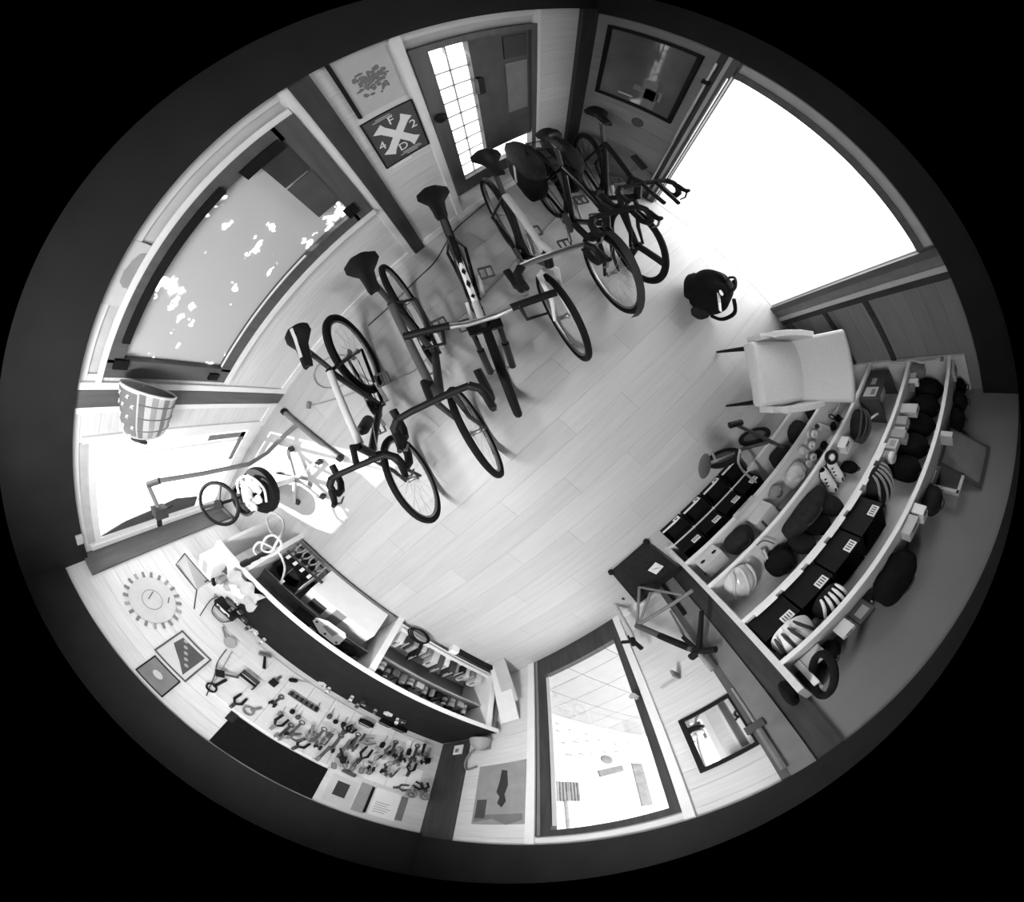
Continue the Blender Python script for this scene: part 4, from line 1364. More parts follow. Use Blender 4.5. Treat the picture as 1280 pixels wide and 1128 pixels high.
def tub(name, label, c, size, rot=0.0, m='black', wall_=.006, group=None, cat='bin', tagm=None):
    w, d, h = size
    e_ = ext(w, d, rot)
    c, _ = settle(c, e_[0] + .002, e_[1] + .002, h)
    if c is None:
        return None
    t = thing(name, label, cat, c, rot, group)
    L = lambda b, n, mm, par=t, **k: b.build(n, mm, par, world=False, **k)
    L(MB().box((0, 0, .004), (w, d, .008)), 'base', m)
    b = MB()
    for s in (-1, 1):
        b.box((s * (w / 2 - wall_ / 2), 0, h / 2), (wall_, d, h))
        b.box((0, s * (d / 2 - wall_ / 2), h / 2), (w - 2 * wall_, wall_, h))
    L(b, 'sides', m)
    if tagm:
        tg = L(MB().box((w * .22, d / 2 + .004, h - .03), (min(.075, w * .5), .005, .055)), 'price_tag', tagm)
        for k in range(4):
            L(MB().box((w * .22 - .024 + .016 * k, d / 2 + .0075, h - .03), (.006, .002, .035)), 'tag_mark', 'dark', tg)
    return t


def sack(name, label, c, r, rot=0.0, m='cloth_dark', seed=1, handle='dark', group=None, cat='bag', zmin=-.75):
    e_ = ext(2.08 * r[0], 2.08 * r[1], rot)
    c, k_ = settle(c, e_[0], e_[1], r[2] * (1 - zmin) + .04, soft=True)
    if c is None:
        return None
    r = tuple(q * k_ for q in r)
    t = thing(name, label, cat, V(c), rot, group)
    L = lambda b, n, mm, par=t, **k: b.build(n, mm, par, world=False, **k)
    L(MB().ell((0, 0, r[2] * (-zmin + .09)), r, None, 18, 12, .09, seed, zmin, pw=.8), 'body', m, smooth=True, ang=80)
    top = r[2] * (1 - zmin) * .93
    L(MB().tube(smooth_path([V((-r[0] * .4, 0, top * .93)), V((-r[0] * .25, 0, top + .03)), V((r[0] * .25, 0, top + .03)), V((r[0] * .4, 0, top * .93))]), .006, 6), 'handle', handle, smooth=True)
    L(MB().tube([V((-r[0] * .85, 0, r[2] * .9)), V((0, r[1] * .03, top * .985)), V((r[0] * .85, 0, r[2] * .9))], .004, 5), 'zip', 'mid', smooth=True)
    return t


def canister(name, label, c, r, h, m='pale', capm='dark', group=None, cat='canister', n=16):
    c, _ = settle(c, r * 1.03, r * 1.03, h)
    if c is None:
        return None
    t = thing(name, label, cat, c, 0, group)
    L = lambda b, nn, mm, par=t, **k: b.build(nn, mm, par, world=False, **k)
    L(MB().lathe([(r * .9, 0), (r, .006), (r, h * .86), (r * .9, h * .9)], n=n), 'body', m, smooth=True)
    L(MB().lathe([(r * .8, h * .9), (r * .8, h), (r * .5, h)], n=n), 'cap', capm, smooth=True)
    L(MB().lathe([(r * 1.01, h * .3), (r * 1.01, h * .6)], n=n, cap=False), 'band', 'grey', smooth=True)
    return t


# --- left cubby: carton with tape, dark bucket, plate, pouch
c = at(440, 765, .25); 
carton('parts_carton', 'large white carton with taped flaps in the left workbench cubby', (BNF - .20, -.235, .052), (.36, .70, .36), 0, 'white', tape='grey')
t = thing('black_bucket', 'round black bucket in the left workbench cubby', 'bucket', (BNF - .18, .36, .053))
L = lambda b, n, m, par=t, **k: b.build(n, m, par, world=False, **k)
L(MB().lathe([(.0, 0), (.11, 0), (.135, .30), (.142, .30), (.142, .32), (.128, .32), (.105, .02), (0, .02)], n=24, cap=False), 'body', 'black', smooth=True)
L(MB().tube([(.14, 0, .30), (.11, 0, .38), (0, 0, .41), (-.11, 0, .38), (-.14, 0, .30)], .004, 6), 'handle', 'dull_steel', smooth=True)
L(MB().ell((0, 0, .24), (.11, .11, .05), None, 14, 8, .15, 5), 'rags', 'cloth_dark', smooth=True, ang=80)
t = thing('white_plate', 'white three-holed metal plate on the cubby shelf', 'plate', (BNF - .30, -.28, .475))
pm = Matrix.Rotation(.0, 3, 'Z')
t_c = V((BNF - .10, -.25, .63))
Mp = frame_from((.8, 0, .6), (0, 1, 0))
MB().prism([(-.15, -.05), (-.12, -.08), (.06, -.075), (.15, -.03), (.15, .02), (.04, .07), (-.12, .075), (-.15, .05)], .008, t_c, Mp).build('plate', 'white', t)
for x, y in ((-.12, .05), (.12, .0), (.0, .045)):
    MB().lathe([(.012, 0), (.012, .003)], t_c + Mp @ V((x, y, .008)), Mp, 12).build('hole', 'charcoal', t)
MB().prism([(-.07, -.03), (.05, -.03), (.07, .01), (-.05, .035)], .002, t_c + Mp @ V((-.01, -.01, .008)), Mp).build('stain', 'grey', t)
MB().bar(t_c - V((.02, 0, 0)), V((t_c.x - .165, t_c.y - .26, .492)), .02, .01).build('prop', 'mid', t)
sack('tool_pouch', 'dark folded tool pouch beside the white plate', (BNF - .34, -.52, .475), (.075, .10, .06), 0, 'cloth_dark', 4)
carton('black_case', 'long black case behind the white carton', (BNF - .36, -.16, .478), (.12, .46, .12), 0, 'black')
t = thing('leaning_card', 'thin white card leaning inside the left cubby', 'card', (BNF - .2, .17, .05))
MB().bar((BNF - .20, .17, .055), (BNF - .18, .185, .44), .24, .006, (1, 0, 0)).build('sheet', 'white', t)
MB().box((BNF - .17, .187, .43), (.05, .012, .02), rz(.2)).build('clip', 'mid', t)
# pliers row clipped to the front of the bench at its left end
for i, (x, y) in enumerate(((389, 700), (398, 706), (408, 708), (418, 716))):
    y_ = .46 - i * .085
    t = thing('tyre_lever_pliers', 'grey spread-handled pliers hung on the bench front rail', 'pliers', (BNF + .02, y_, .10), group='pliers on the bench front')
    p = V((BNF + .028, y_, .26))
    for s in (-1, 1):
        MB().tube([p, p + V((.004, s * .030, -.06)), p + V((.006, s * .032, -.13))], [.008, .009, .010], 8).build('handle', 'grey', t, smooth=True)
        MB().bar(p, p + V((0, -s * .010, .05)), .012, .010, (0, 1, 0)).build('jaw', 'dull_steel', t)
    MB().lathe([(.012, -.012), (.012, .012)], p, frame_from((1, 0, 0)), 10).build('pivot', 'dark', t)
    MB().box(p + V((.0, 0, .10)), (.012, .03, .05)).build('price_tag', 'white', t)
MB().span((BNF - .0, .08, .285), (BNF + .022, .52, .31)).build('tool_rail', 'dark', wb_)

# --- right cubby: small parts in rows
rng = random.Random(11)
kinds = ['white', 'dark', 'grey', 'black', 'pale', 'mid', 'card', 'charcoal']
G1 = 'small parts boxes in the right workbench cubby'
LB2 = {'white': 'small white parts box in the right workbench cubby', 'dark': 'small dark parts box in the right workbench cubby', 'grey': 'small grey parts box in the right workbench cubby', 'black': 'small black parts box in the right workbench cubby',
       'pale': 'small pale parts box in the right workbench cubby', 'mid': 'small mid-grey parts box in the right workbench cubby', 'card': 'small cardboard parts box in the right workbench cubby', 'charcoal': 'small charcoal parts box in the right workbench cubby'}
y = -.80
k = 0
while y > -1.80:
    w = rng.uniform(.05, .11)
    m = kinds[k % 8]
    h = rng.uniform(.08, .20)
    carton('parts_box', LB2[m], (BNF - .13 - rng.uniform(0, .03), y - w / 2, .09), (rng.uniform(.12, .18), w - .008, h), rng.uniform(-.02, .02), m, group=G1)
    y -= w
    k += 1
y = -.80
G2 = 'small canisters on the cubby shelf'
k = 0
while y > -1.78:
    r = rng.uniform(.024, .04)
    if k % 3 == 2:
        m = kinds[(k + 3) % 8]
        carton('parts_box', LB2[m], (BNF - .24, y - r, .515), (.14, 2 * r, rng.uniform(.06, .13)), 0, m, group=G1)
    else:
        pm_ = ('white', 'dark', 'pale', 'grey')[k % 4]
        canister('small_canister', {'white': 'white', 'dark': 'dark', 'pale': 'pale', 'grey': 'grey'}[pm_] + ' small canister on the upper board of the right cubby', (BNF - .19 - rng.uniform(0, .03), y - r, .515), r - .003, rng.uniform(.09, .15), pm_, ('dark', 'white')[k % 2], group=G2)
    y -= 2 * r + .01
    k += 1
y = -.82
for k in range(7):
    m = kinds[(k * 3 + 1) % 8]
    carton('parts_box', LB2[m], (BNF - .37, y - .06, .515), (.11, .115, rng.uniform(.08, .17)), rng.uniform(-.05, .05), m, group=G1)
    y -= .135
t = thing('inner_tube', 'dark coiled inner tube hooked on the bench front rail', 'inner tube', (BNF + .03, -.92, .0))
for k in range(3):
    MB().ring((BNF + .03 + .011 * k, -.93 - .01 * k, .12), (1, 0, 0), .11 - .006 * k, .008, 24, 6, .8, x=(0, 1, 0)).build('loop', 'black', t, smooth=True)
t = thing('floor_pump_bar', 'long black bar lying at the foot of the right cubby', 'bar', (BNF + .06, -1.6, 0))
MB().span((BNF + .02, -1.86, .0), (BNF + .075, -1.38, .05)).build('bar', 'black', t, bevel=.006)
MB().span((BNF + .02, -1.375, .0), (BNF + .09, -1.29, .09)).build('end_block', 'white', t, bevel=.006)

# --- end of bench by the door: leaning papers, white boards
t = thing('leaning_boards', 'white boards leaning between the bench end and the glazed door', 'boards', (-2.2, VS + .1, 0))
MB().bar((-2.20, VS + .25, .003), (-2.20, VS + .03, .74), .22, .012, (1, 0, 0)).build('board', 'white', t)
MB().bar((-2.14, VS + .29, .003), (-2.14, VS + .08, .52), .16, .012, (1, 0, 0)).build('board', 'pale', t)
MB().prism([(-.11, 0), (.12, .02), (.05, .42), (-.08, .30)], .01, (-2.18, VS + .34, .003), frame_from((.1, 1, .35), (1, 0, 0))).build('crumpled_sheet', 'paper', t)
t = thing('narrow_cabinet', 'narrow pale cabinet at the end of the workbench', 'cabinet', (-2.5, VS + .1, 0))
MB().span((-2.76, VS + .0, 0), (-2.40, VS + .045, .84)).build('body', 'grey', t)
MB().tube([(-2.44, VS + .06, .3), (-2.42, VS + .05, .8)], .008, 6).build('handle', 'white', t)

# --- on the worktop, left end: radio, cloth, lamp stand, mats
Z = BT
t = thing('crumpled_cloth', 'crumpled white cloth hanging over the worktop edge', 'cloth', (BNF - .1, .42, Z))
g = []
rr = random.Random(3)
for i in range(9):
    row_ = []
    for j in range(9):
        x = BNF - .30 + .042 * i
        z_ = Z + .055 + .05 * math.sin(i * 1.3 + j) * math.cos(j * .9) + .02 * rr.random()
        row_.append(V((x + .01 * math.sin(j * 2), .30 + .040 * j + .014 * math.sin(i * 2.1), max(z_, Z + .022))))
    g.append(row_)
MB().sheet(g, .008).build('fold', 'cloth_pale', t, smooth=True, ang=80)
MB().ell((BNF - .20, .50, Z + .055), (.075, .09, .055), None, 14, 8, .2, 9).build('bundle', 'paper', t, smooth=True, ang=60)
t = thing('radio', 'black portable radio with white front plate on the bench', 'radio', (UW + .085, WW(274, 770).y, Z))
c = V((UW + .085, WW(274, 770).y, Z + .002))
MB().box(c + V((0, 0, .055)), (.12, .24, .11), rz(.15)).build('body', 'black', t, bevel=.012)
MB().box(c + V((.03, 0, .113)), (.05, .16, .008), rz(.15)).build('front_plate', 'white', t, bevel=.002)
for s in (-1, 1):
    MB().lathe([(.02, 0), (.02, .012)], c + V((.03, s * .05, .117)), None, 12).build('dial', 'dark', t)
MB().tube(smooth_path([c + V((-.05, -.11, .10)), c + V((-.05, -.06, .19)), c + V((-.05, .06, .19)), c + V((-.05, .11, .10))]), .006, 6).build('handle', 'dark', t, smooth=True)
t = thing('grey_paddle', 'round grey paddle with short handle at the back of the bench', 'paddle', at(288, 805, Z + .25))
c = WW(287, 804, .03)
MB().lathe([(.055, 0), (.06, .006), (.055, .012)], V((UW + .05, c.y, c.z)), frame_from((1, 0, .1)), 20).build('disc', 'grey', t, smooth=True)
MB().tube([V((UW + .055, c.y + .05, c.z - .0)), V((UW + .055, c.y + .15, c.z - .07))], .010, 8).build('handle', 'mid', t, smooth=True)
MB().tube([V((UW - .002, c.y, c.z)), V((UW + .05, c.y, c.z))], .006, 6).build('peg', 'mid', t)
t = thing('wire_stand', 'bent grey wire display stand on the bench end', 'stand', (-2.85, .75, Z))
P_ = lambda px, py, z: at(px, py, z)
pts = [P_(231, 692, 1.02), P_(220, 706, 1.15), P_(246, 738, 1.12), P_(256, 728, .98), P_(283, 712, .87), P_(276, 716, .865)]
MB().tube(pts, .007, 6).build('frame_wire', 'charcoal', t, smooth=True)
MB().tube([P_(231, 692, 1.02), P_(262, 728, .93), P_(283, 712, .87)], .006, 6).build('frame_wire', 'charcoal', t, smooth=True)
MB().tube([P_(246, 738, 1.12), P_(241, 777, 1.2)], .007, 6).build('upright', 'charcoal', t, smooth=True)
MB().sheet([[P_(231, 692, 1.02), P_(262, 728, .93)], [P_(221, 708, 1.14), P_(247, 737, 1.11)]], .004).build('panel', 'pale', t)
MB().box(P_(278, 711, .872) * 1.0 + V((0, 0, -.012)), (.12, .08, .01), rz(.4)).build('foot', 'charcoal', t)
t = thing('white_carton', 'tall white carton on the bench end beside the wire stand', 'box', (-2.85, .84, Z))
c = V((-2.50, .80, Z + .003))
MB().box(c + V((0, -.0, .09)), (.22, .16, .18), rz(.1)).build('body', 'white', t, bevel=.006)
MB().box(c + V((.03, 0, .182)), (.16, .05, .004), rz(.1)).build('tape', 'pale', t)
# cables and small parts scattered along the worktop
t = thing('bench_cables', 'loose thin cables hanging down the wall at the bench', 'cables', (UW, .3, 1.0))
for k, pts in enumerate(([(250, 770), (262, 752), (274, 745), (283, 752)], [(268, 752), (276, 738), (286, 742)], [(283, 812), (272, 828), (268, 845), (258, 870)], [(290, 815), (280, 832), (272, 846), (262, 860)])):
    q = []
    for x, y_ in pts:
        p = WW(x, y_, .03); q.append(V((UW + .024, p.y, max(p.z, BT + .01))))
    MB().tube(smooth_path(q), .006, 6).build('cable', 'grey' if k % 2 else 'charcoal', t, smooth=True)
G3 = 'small odds along the back of the worktop'
for i, (x, y_) in enumerate(((306, 775), (312, 783), (318, 790), (330, 800), (300, 765), (292, 760), (296, 752), (440, 872), (455, 880), (470, 887), (485, 893), (497, 900), (503, 902), (448, 880), (392, 860), (404, 864))):
    c = at(x, y_, Z + .02); c.z = Z
    c.x = max(c.x, UW + .06)
    if i % 2:
        canister('oil_bottle', 'small dark oil bottle at the back of the worktop' if i % 4 == 1 else 'small white oil bottle at the back of the worktop', c, .018, .085, 'dark' if i % 4 == 1 else 'white', 'mid', group=G3, cat='bottle')
    else:
        carton('small_parts_box', 'small dark box at the back of the worktop' if i % 4 == 0 else 'small white box at the back of the worktop', c, (.05, .07, .035), .3 * i, 'dark' if i % 4 == 0 else 'white', group=G3)
t = thing('spray_gun', 'black spray gun with round bottle on the bench by the white cloth', 'spray gun', at(312, 748, Z))
c = at(291, 738, Z + .04); c.z = Z + .002; c.y = max(c.y, .68)
MB().lathe([(.0, 0), (.035, 0), (.035, .09), (.012, .11), (.012, .13)], c, None, 14).build('bottle', 'grey', t, smooth=True)
MB().bar(c + V((-.02, 0, .145)), c + V((.08, .03, .15)), .03, .03).build('nozzle', 'black', t, bevel=.005)
t = thing('dark_sunglasses_case', 'dark oval case lying on the bench by the radio', 'case', at(283, 752, Z))
c = at(289, 754, Z + .03); c.z = Z + .002; c.x = max(c.x, UW + .10)
MB().ell(c + V((0, 0, .03)), (.035, .075, .03), rz(.2), 16, 8).build('shell', 'charcoal', t, smooth=True)
MB().box(c + V((0, 0, .03)), (.072, .14, .004), rz(.2)).build('seam', 'black', t)
# black pump bottle standing on the end shelf, with a cream cord coil
t = thing('torch', 'thick black hand torch lying on the white bench end', 'torch', at(308, 710, Z))
a, e = at(303, 706, Z + .03), at(335, 690, Z + .03)
a.z = e.z = Z + .027
MB().tube([a, a.lerp(e, .25), a.lerp(e, .3), e], [.027, .027, .019, .019], 12).build('barrel', 'black', t, smooth=True)
MB().lathe([(.020, 0), (.024, .004)], a, frame_from(a - e), 12).build('lens', 'grey', t)
t = thing('cord_coil', 'tangled cream extension cord hanging over the bench end', 'cord', at(345, 680, Z))
cp = [at(352, 726, .55), at(356, 712, .7), at(352, 697, Z + .03), at(345, 688, Z + .03), at(325, 678, Z + .03), at(317, 688, Z + .03), at(327, 697, Z + .03), at(343, 693, Z + .04), at(352, 682, Z + .04), at(345, 670, Z + .03), at(333, 672, Z + .03), at(327, 686, Z + .03), at(338, 690, Z + .05), at(347, 676, Z + .05), at(355, 660, .8), at(352, 648, .72), at(340, 641, .70), at(334, 648, .74), at(338, 664, .83), at(346, 672, Z + .03)]
MB().tube(smooth_path(cp, 6), .009, 7).build('cord', 'pale', t, smooth=True)
MB().box(at(352, 728, .53), (.03, .03, .06)).build('plug', 'white', t, bevel=.004)


# ================================================================ CONTENTS OF THE DISPLAY SHELVES
def shelf_at(px, py, lvl, dz=.05, depth=.16):
    """point on shelf board lvl under the thing whose middle (dz above the board) is seen at the pixel, kept between front edge and back panel."""
    p = F(px, py, SZ[lvl] + dz)
    p.y = min(max(p.y, VS + .035 + depth / 2), SHF - .005 - depth / 2)
    # slide along the ray's azimuth so that the picture place holds after the clamp
    d = ray(px, py)
    if abs(d.y) > 1e-4:
        p.x = d.x * (p.y / d.y)
    p.x = min(max(p.x, SL0 + .06), SL1 - .06)
    return V((p.x, p.y, SZ[lvl] + .0))


def helmet(label, c, rot, m='dark', m2='white', s=1.0, tilt=0.0, ribs=5):
    e_ = ext(.29 * s, .215 * s, rot)
    c, _ = settle(c, e_[0] + .004, e_[1] + .004, .15 * s)
    Mx = Matrix.Translation(c + V((0, 0, .006))) @ Matrix.Rotation(rot, 4, 'Z') @ Matrix.Rotation(tilt, 4, 'Y')
    t = thing('bike_helmet', label, 'helmet', M=Mx, group='helmets on the display shelves')
    L = lambda b, n, mm, par=t, **k: b.build(n, mm, par, world=False, **k)
    rx, ry, rz_ = .135 * s, .098 * s, .115 * s
    g = []
    for i in range(9):
        th_ = R_(0 + 88 * i / 8)
        g.append([V((rx * math.cos(th_) * math.cos(a) - .02 * math.cos(a) * (1 - math.sin(th_)), ry * math.cos(th_) * math.sin(a), rz_ * math.sin(th_) + .012)) for a in [2 * math.pi * j / 24 for j in range(25)]])
    L(MB().sheet(g, .014), 'shell', m, smooth=True, ang=70)
    for k in range(ribs):
        yy = (k - (ribs - 1) / 2) / ((ribs - 1) / 2) * .74
        pts = []
        for j in range(11):
            a = R_(18 + 144 * j / 10)
            x = math.cos(a)
            q = math.sqrt(max(0, 1 - (yy * (1 - .35 * x * x)) ** 2))
            pts.append(V((rx * 1.05 * x, ry * 1.06 * yy * (1 - .35 * x * x), rz_ * 1.07 * math.sin(a) * q + .012)))
        L(MB().tube(pts, [.006] + [.0105] * 9 + [.006], 6), 'rib', m2, smooth=True)
    L(MB().tube([V((rx * .5, ry * .85, .024)), V((rx * .2, ry * .6, .012)), V((0, 0, .010)), V((rx * .2, -ry * .6, .012)), V((rx * .5, -ry * .85, .024))], .006, 5), 'strap', 'black', smooth=True)
    return t


# ---- shelf 4 (below the top board): black bins with price tags, helmets behind
TAGS = 'black bins with price tags on the upper helmet shelf'
for i in range(4):
    c = V((.08 + .265 * i, 0, 0))
    tub('display_bin', 'open black bin with a striped white price tag on the upper helmet shelf', (c.x, SHF - .15, SZ[3]), (.25, .26, .19), 0, 'black', group=TAGS, tagm='white')
for i in range(7):
    x0 = .02 + i * .21
    tag(MB().span((x0, SHF + .014, SZ[3] - .005), (x0 + .16, SHF + .018, SZ[3] + .028)).build('price_strip', 'paper'), 'white price strip clipped to the upper helmet shelf edge', 'price strip', 'price strips on the upper shelf edge')
helmet('white helmet with dark vents at the left end of the upper helmet shelf', V((.09, SHF - .14, SZ[3] + .195)), 1.7, 'white', 'dark', 1.25, .1, ribs=4)
helmet('black and white striped helmet in the second black bin', V((.36, SHF - .15, SZ[3] + .195)), 1.5, 'black', 'white', 1.1)
helmet('black and grey ribbed helmet on the third black bin', V((1.13, SHF - .17, SZ[3])), 1.4, 'black', 'grey', 1.2)
canister('white_jar', 'round white jar beside the pale card box on the upper helmet shelf', V((1.30, SHF - .06, SZ[3])), .045, .10, 'white', 'pale')
carton('grey_card_box', 'pale card box beside the round white jar', V((1.40, SHF - .05, SZ[3])), (.09, .05, .09), 0, 'pale', lid=False)
SM = []
for i, (x, y_, m) in enumerate(SM):
    c = shelf_at(x, y_, 3, .14, .1)
    canister('gel_tube', 'short white gel tube standing among the black bins', c + V((0, -.10, 0)), .018, .10, 'white', 'dark', group='gel tubes among the bins')
for i, x in enumerate((1.36, 1.56, 1.78, 2.02, 2.24)):
    sack('stuffed_bag', 'large black stuffed bag at the back of the upper helmet shelf', V((x, VS + .13, SZ[3])), (.098, .085, .15), 0, 'cloth_black', 90 + i, group='stuffed bags at the back of the upper shelf')
UP = [(1150, 458, 'mid', (.10, .10, .12)), (1165, 475, 'pale', (.06, .05, .06)), (1157, 482, 'white', (.05, .05, .09)), (1148, 476, 'mid', (.05, .05, .06)), (1131, 510, 'card', (.09, .06, .15)), (1137, 485, 'charcoal', (.10, .10, .10)),
      (1150, 520, 'black', (.12, .14, .16)), (1146, 545, 'dark', (.14, .14, .14)), (1125, 548, 'charcoal', (.14, .12, .16)), (1118, 565, 'dark', (.10, .12, .12)), (1124, 574, 'black', (.10, .10, .09)), (1108, 570, 'grey', (.07, .10, .13)), (1120, 590, 'pale', (.03, .05, .10)), (1105, 600, 'grey', (.08, .08, .10)), (1116, 615, 'charcoal', (.12, .12, .12)), (1092, 622, 'mid', (.10, .08, .09))]
names_u = {'mid': 'mid-grey', 'pale': 'pale', 'white': 'white', 'card': 'cardboard', 'charcoal': 'charcoal', 'black': 'black', 'dark': 'dark', 'grey': 'grey'}
for i, (x, y_, m, s) in enumerate(UP):
    c = shelf_at(x, y_, 3, s[2] / 2, s[1])
    if m in ('black', 'charcoal', 'dark'):
        continue
        sack('parts_pouch', names_u[m] + ' soft parts pouch on the right half of the upper helmet shelf', c, (s[0] * .62, s[1] * .55, s[2] * .6), .3 * i, {'black': 'cloth_black', 'charcoal': 'cloth_dark', 'dark': 'cloth_dark'}[m], i, group='soft parts pouches')
    else:
        carton('accessory_box', names_u[m] + ' accessory box on the right half of the upper helmet shelf', V((c.x, SHF - .06, c.z)), (s[0], min(s[1], .09), s[2]), .05 * (i % 3), m, group='accessory boxes on the upper shelf')
canister('bell', 'shiny white round bell beside the pale tubes', shelf_at(1096, 592, 3, .03, .1) + V((0, .07, 0)), .032, .05, 'white', 'white')
t = thing('draped_cord', 'pale cord draped across the end of the upper shelves', 'cord', (SL1 - .1, SHF, SZ[3]))
MB().tube(smooth_path([V((SL1 - .03, SHF + .022, .95)), V((SL1 - .06, SHF + .022, 1.1)), V((SL1 - .03, SHF + .024, 1.18)), V((SL1 - .08, SHF + .022, 1.3)), V((SL1 - .05, SHF + .022, 1.48))]), .011, 6).build('cord', 'pale', t, smooth=True)
MB().box((SL1 - .05, SHF + .02, 1.49), (.05, .012, .03)).build('tab', 'mid', t)

# ---- shelf 3
t = thing('clear_case', 'dark display case with pale labels at the right end of the middle shelf', 'case', (2.1, -1.9, SZ[2]))
MB().span((1.93, SHF - .30, SZ[2]), (2.32, SHF - .02, SZ[2] + .012)).build('base', 'dark', t)
for q in ((1.93, 1.94, -.30, -.02), (2.31, 2.32, -.30, -.02)):
    MB().span((q[0], SHF + q[2], SZ[2] + .01), (q[1], SHF + q[3], SZ[2] + .20)).build('side', 'charcoal', t)
MB().span((1.94, SHF - .03, SZ[2] + .01), (2.31, SHF - .02, SZ[2] + .20)).build('front', 'dark', t)
MB().span((1.96, SHF - .02, SZ[2] + .03), (2.08, SHF - .017, SZ[2] + .16)).build('label', 'pale', t)
MB().span((1.98, SHF - .017, SZ[2] + .10), (2.05, SHF - .015, SZ[2] + .14)).build('label_print', 'mid', t)
MB().span((2.12, SHF - .02, SZ[2] + .06), (2.20, SHF - .017, SZ[2] + .11)).build('label', 'grey', t)
for i in range(3):
    carton('case_box', 'small pale box inside the dark display case', (2.0 + .1 * i, SHF - .16, SZ[2] + .012), (.08, .12, .10), .1, 'pale', group='boxes in the display case')

OCC.append((1.925, 2.325, SHF - .31, SHF, SZ[2], SZ[2] + .2))
helmet('black helmet with white looped straps beside the small wheel', shelf_at(1086, 532, 2, .07, .24), .6, 'black', 'charcoal', 1.1)
helmet('pale grey helmet in film at the left end of the middle shelf', shelf_at(928, 736, 2, .06, .24) + V((0, 0, .0)), 1.2, 'plastic_film', 'pale', 1.1, ribs=3)
sack('black_pack', 'black rounded pack behind the pale grey helmet', shelf_at(953, 722, 2, .12, .2) + V((0, -.03, 0)), (.11, .09, .13), 0, 'cloth_black', 12)
t = thing('white_straps', 'pale straps tied over the middle shelf edge', 'straps', (.28, SHF, SZ[2]))
for pts in ([(955, 688, .76), (962, 705, .80), (972, 718, .82), (985, 724, .8)], [(950, 690, .72), (957, 700, .78), (958, 712, .80)], [(955, 732, .75), (975, 727, .76), (985, 726, .76)]):
    MB().tube(smooth_path([F(x, y_, max(z, .775)) for x, y_, z in pts]), .010, 6).build('strap', 'pale', t, smooth=True)
MB().tube(smooth_path([F(946, 682, .775), F(955, 676, .775), F(968, 680, .775)]), .005, 6).build('thin_cord', 'charcoal', t, smooth=True)
for i, (x, y_) in enumerate(((1030, 632), (1046, 622))):
    c = V((1.13 + .11 * i, SHF - .15, SZ[2] + .003))
    OCC.append((c.x - .055, c.x + .055, c.y - .14, c.y + .14, SZ[2], SZ[2] + .12))
    t = thing('cycling_shoe', 'two-tone white and black cycling shoe on the middle shelf', 'shoe', c, math.pi / 2, group='cycling shoes on the middle shelf')
    L = lambda b, n, m, par=t, **k: b.build(n, m, par, world=False, **k)
    g = []
    for xx, w, h in ((-.12, .028, .075), (-.09, .036, .085), (-.03, .036, .075), (.03, .042, .055), (.09, .043, .042), (.125, .028, .03)):
        g.append([V((xx, w * math.cos(a), .012 + h * max(0, math.sin(a)))) for a in [math.pi * j / 8 for j in range(9)]])
    L(MB().sheet(g, .006), 'upper', 'white', smooth=True, ang=70)
    L(MB().prism([(-.125, -.03), (-.03, -.037), (.09, -.045), (.13, -.02), (.13, .02), (.09, .045), (-.03, .037), (-.125, .03)], .014), 'sole', 'black')
    for k in range(3):
        xx = -.02 + .04 * k
        L(MB().tube([V((xx, -.04, .045)), V((xx, 0, .075 - .012 * k)), V((xx, .04, .045))], .008, 6), 'strap', 'black', smooth=True)
    L(MB().ell((-.085, 0, .088), (.03, .026, .008), None, 12, 4), 'opening', 'black')
sack('long_bag', 'long dark soft bag in the middle of the middle shelf', V((.70, SHF - .09, SZ[2])), (.27, .078, .11), .0, 'cloth_dark', 21)
t = thing('white_strap_loop', 'white strap loop lying against the black helmet', 'strap', shelf_at(1090, 540, 2, .05, .1))
c = shelf_at(1092, 538, 2, .1, .1)
MB().tube(smooth_path([c + V((-.10, .12, .012)), c + V((-.02, .125, .10)), c + V((.06, .12, .15)), c + V((.10, .10, .16))]), .010, 6).build('loop', 'white', t, smooth=True)
MB().box(c + V((-.10, .10, .015)), (.05, .03, .02), rz(.5)).build('buckle', 'pale', t, bevel=.003)
carton('white_bulb_box', 'small bright white box on the middle shelf edge', shelf_at(1064, 552, 2, .04, .08) + V((0, .06, 0)), (.11, .09, .08), .1, 'white')
for i, x in enumerate((.46, .64, .82, 1.0, 1.32, 1.50)):
    sack('roll_bag', 'black rolled bag in the back row of the middle shelf', V((x, VS + .10, SZ[2])), (.085, .058, .14), 0, 'cloth_black' if i % 2 else 'cloth_dark', 110 + i, group='rolled bags in the back row of the middle shelf')
t = thing('training_wheel', 'small white hubbed wheel on the middle shelf', 'wheel', shelf_at(1042, 578, 2, .06, .1))
c = shelf_at(1042, 578, 2, .06, .08) + V((0, .06, .062))
MB().ring(c, (-.4, .5, .8), .045, .014, 20, 8).build('tyre', 'black', t, smooth=True)
MB().lathe([(.022, -.012), (.022, .012)], c, frame_from((-.4, .5, .8)), 12).build('hub', 'white', t, smooth=True)
MB().bar(c + V((0, 0, -.06)), c, .02, .02).build('foot', 'dark', t)
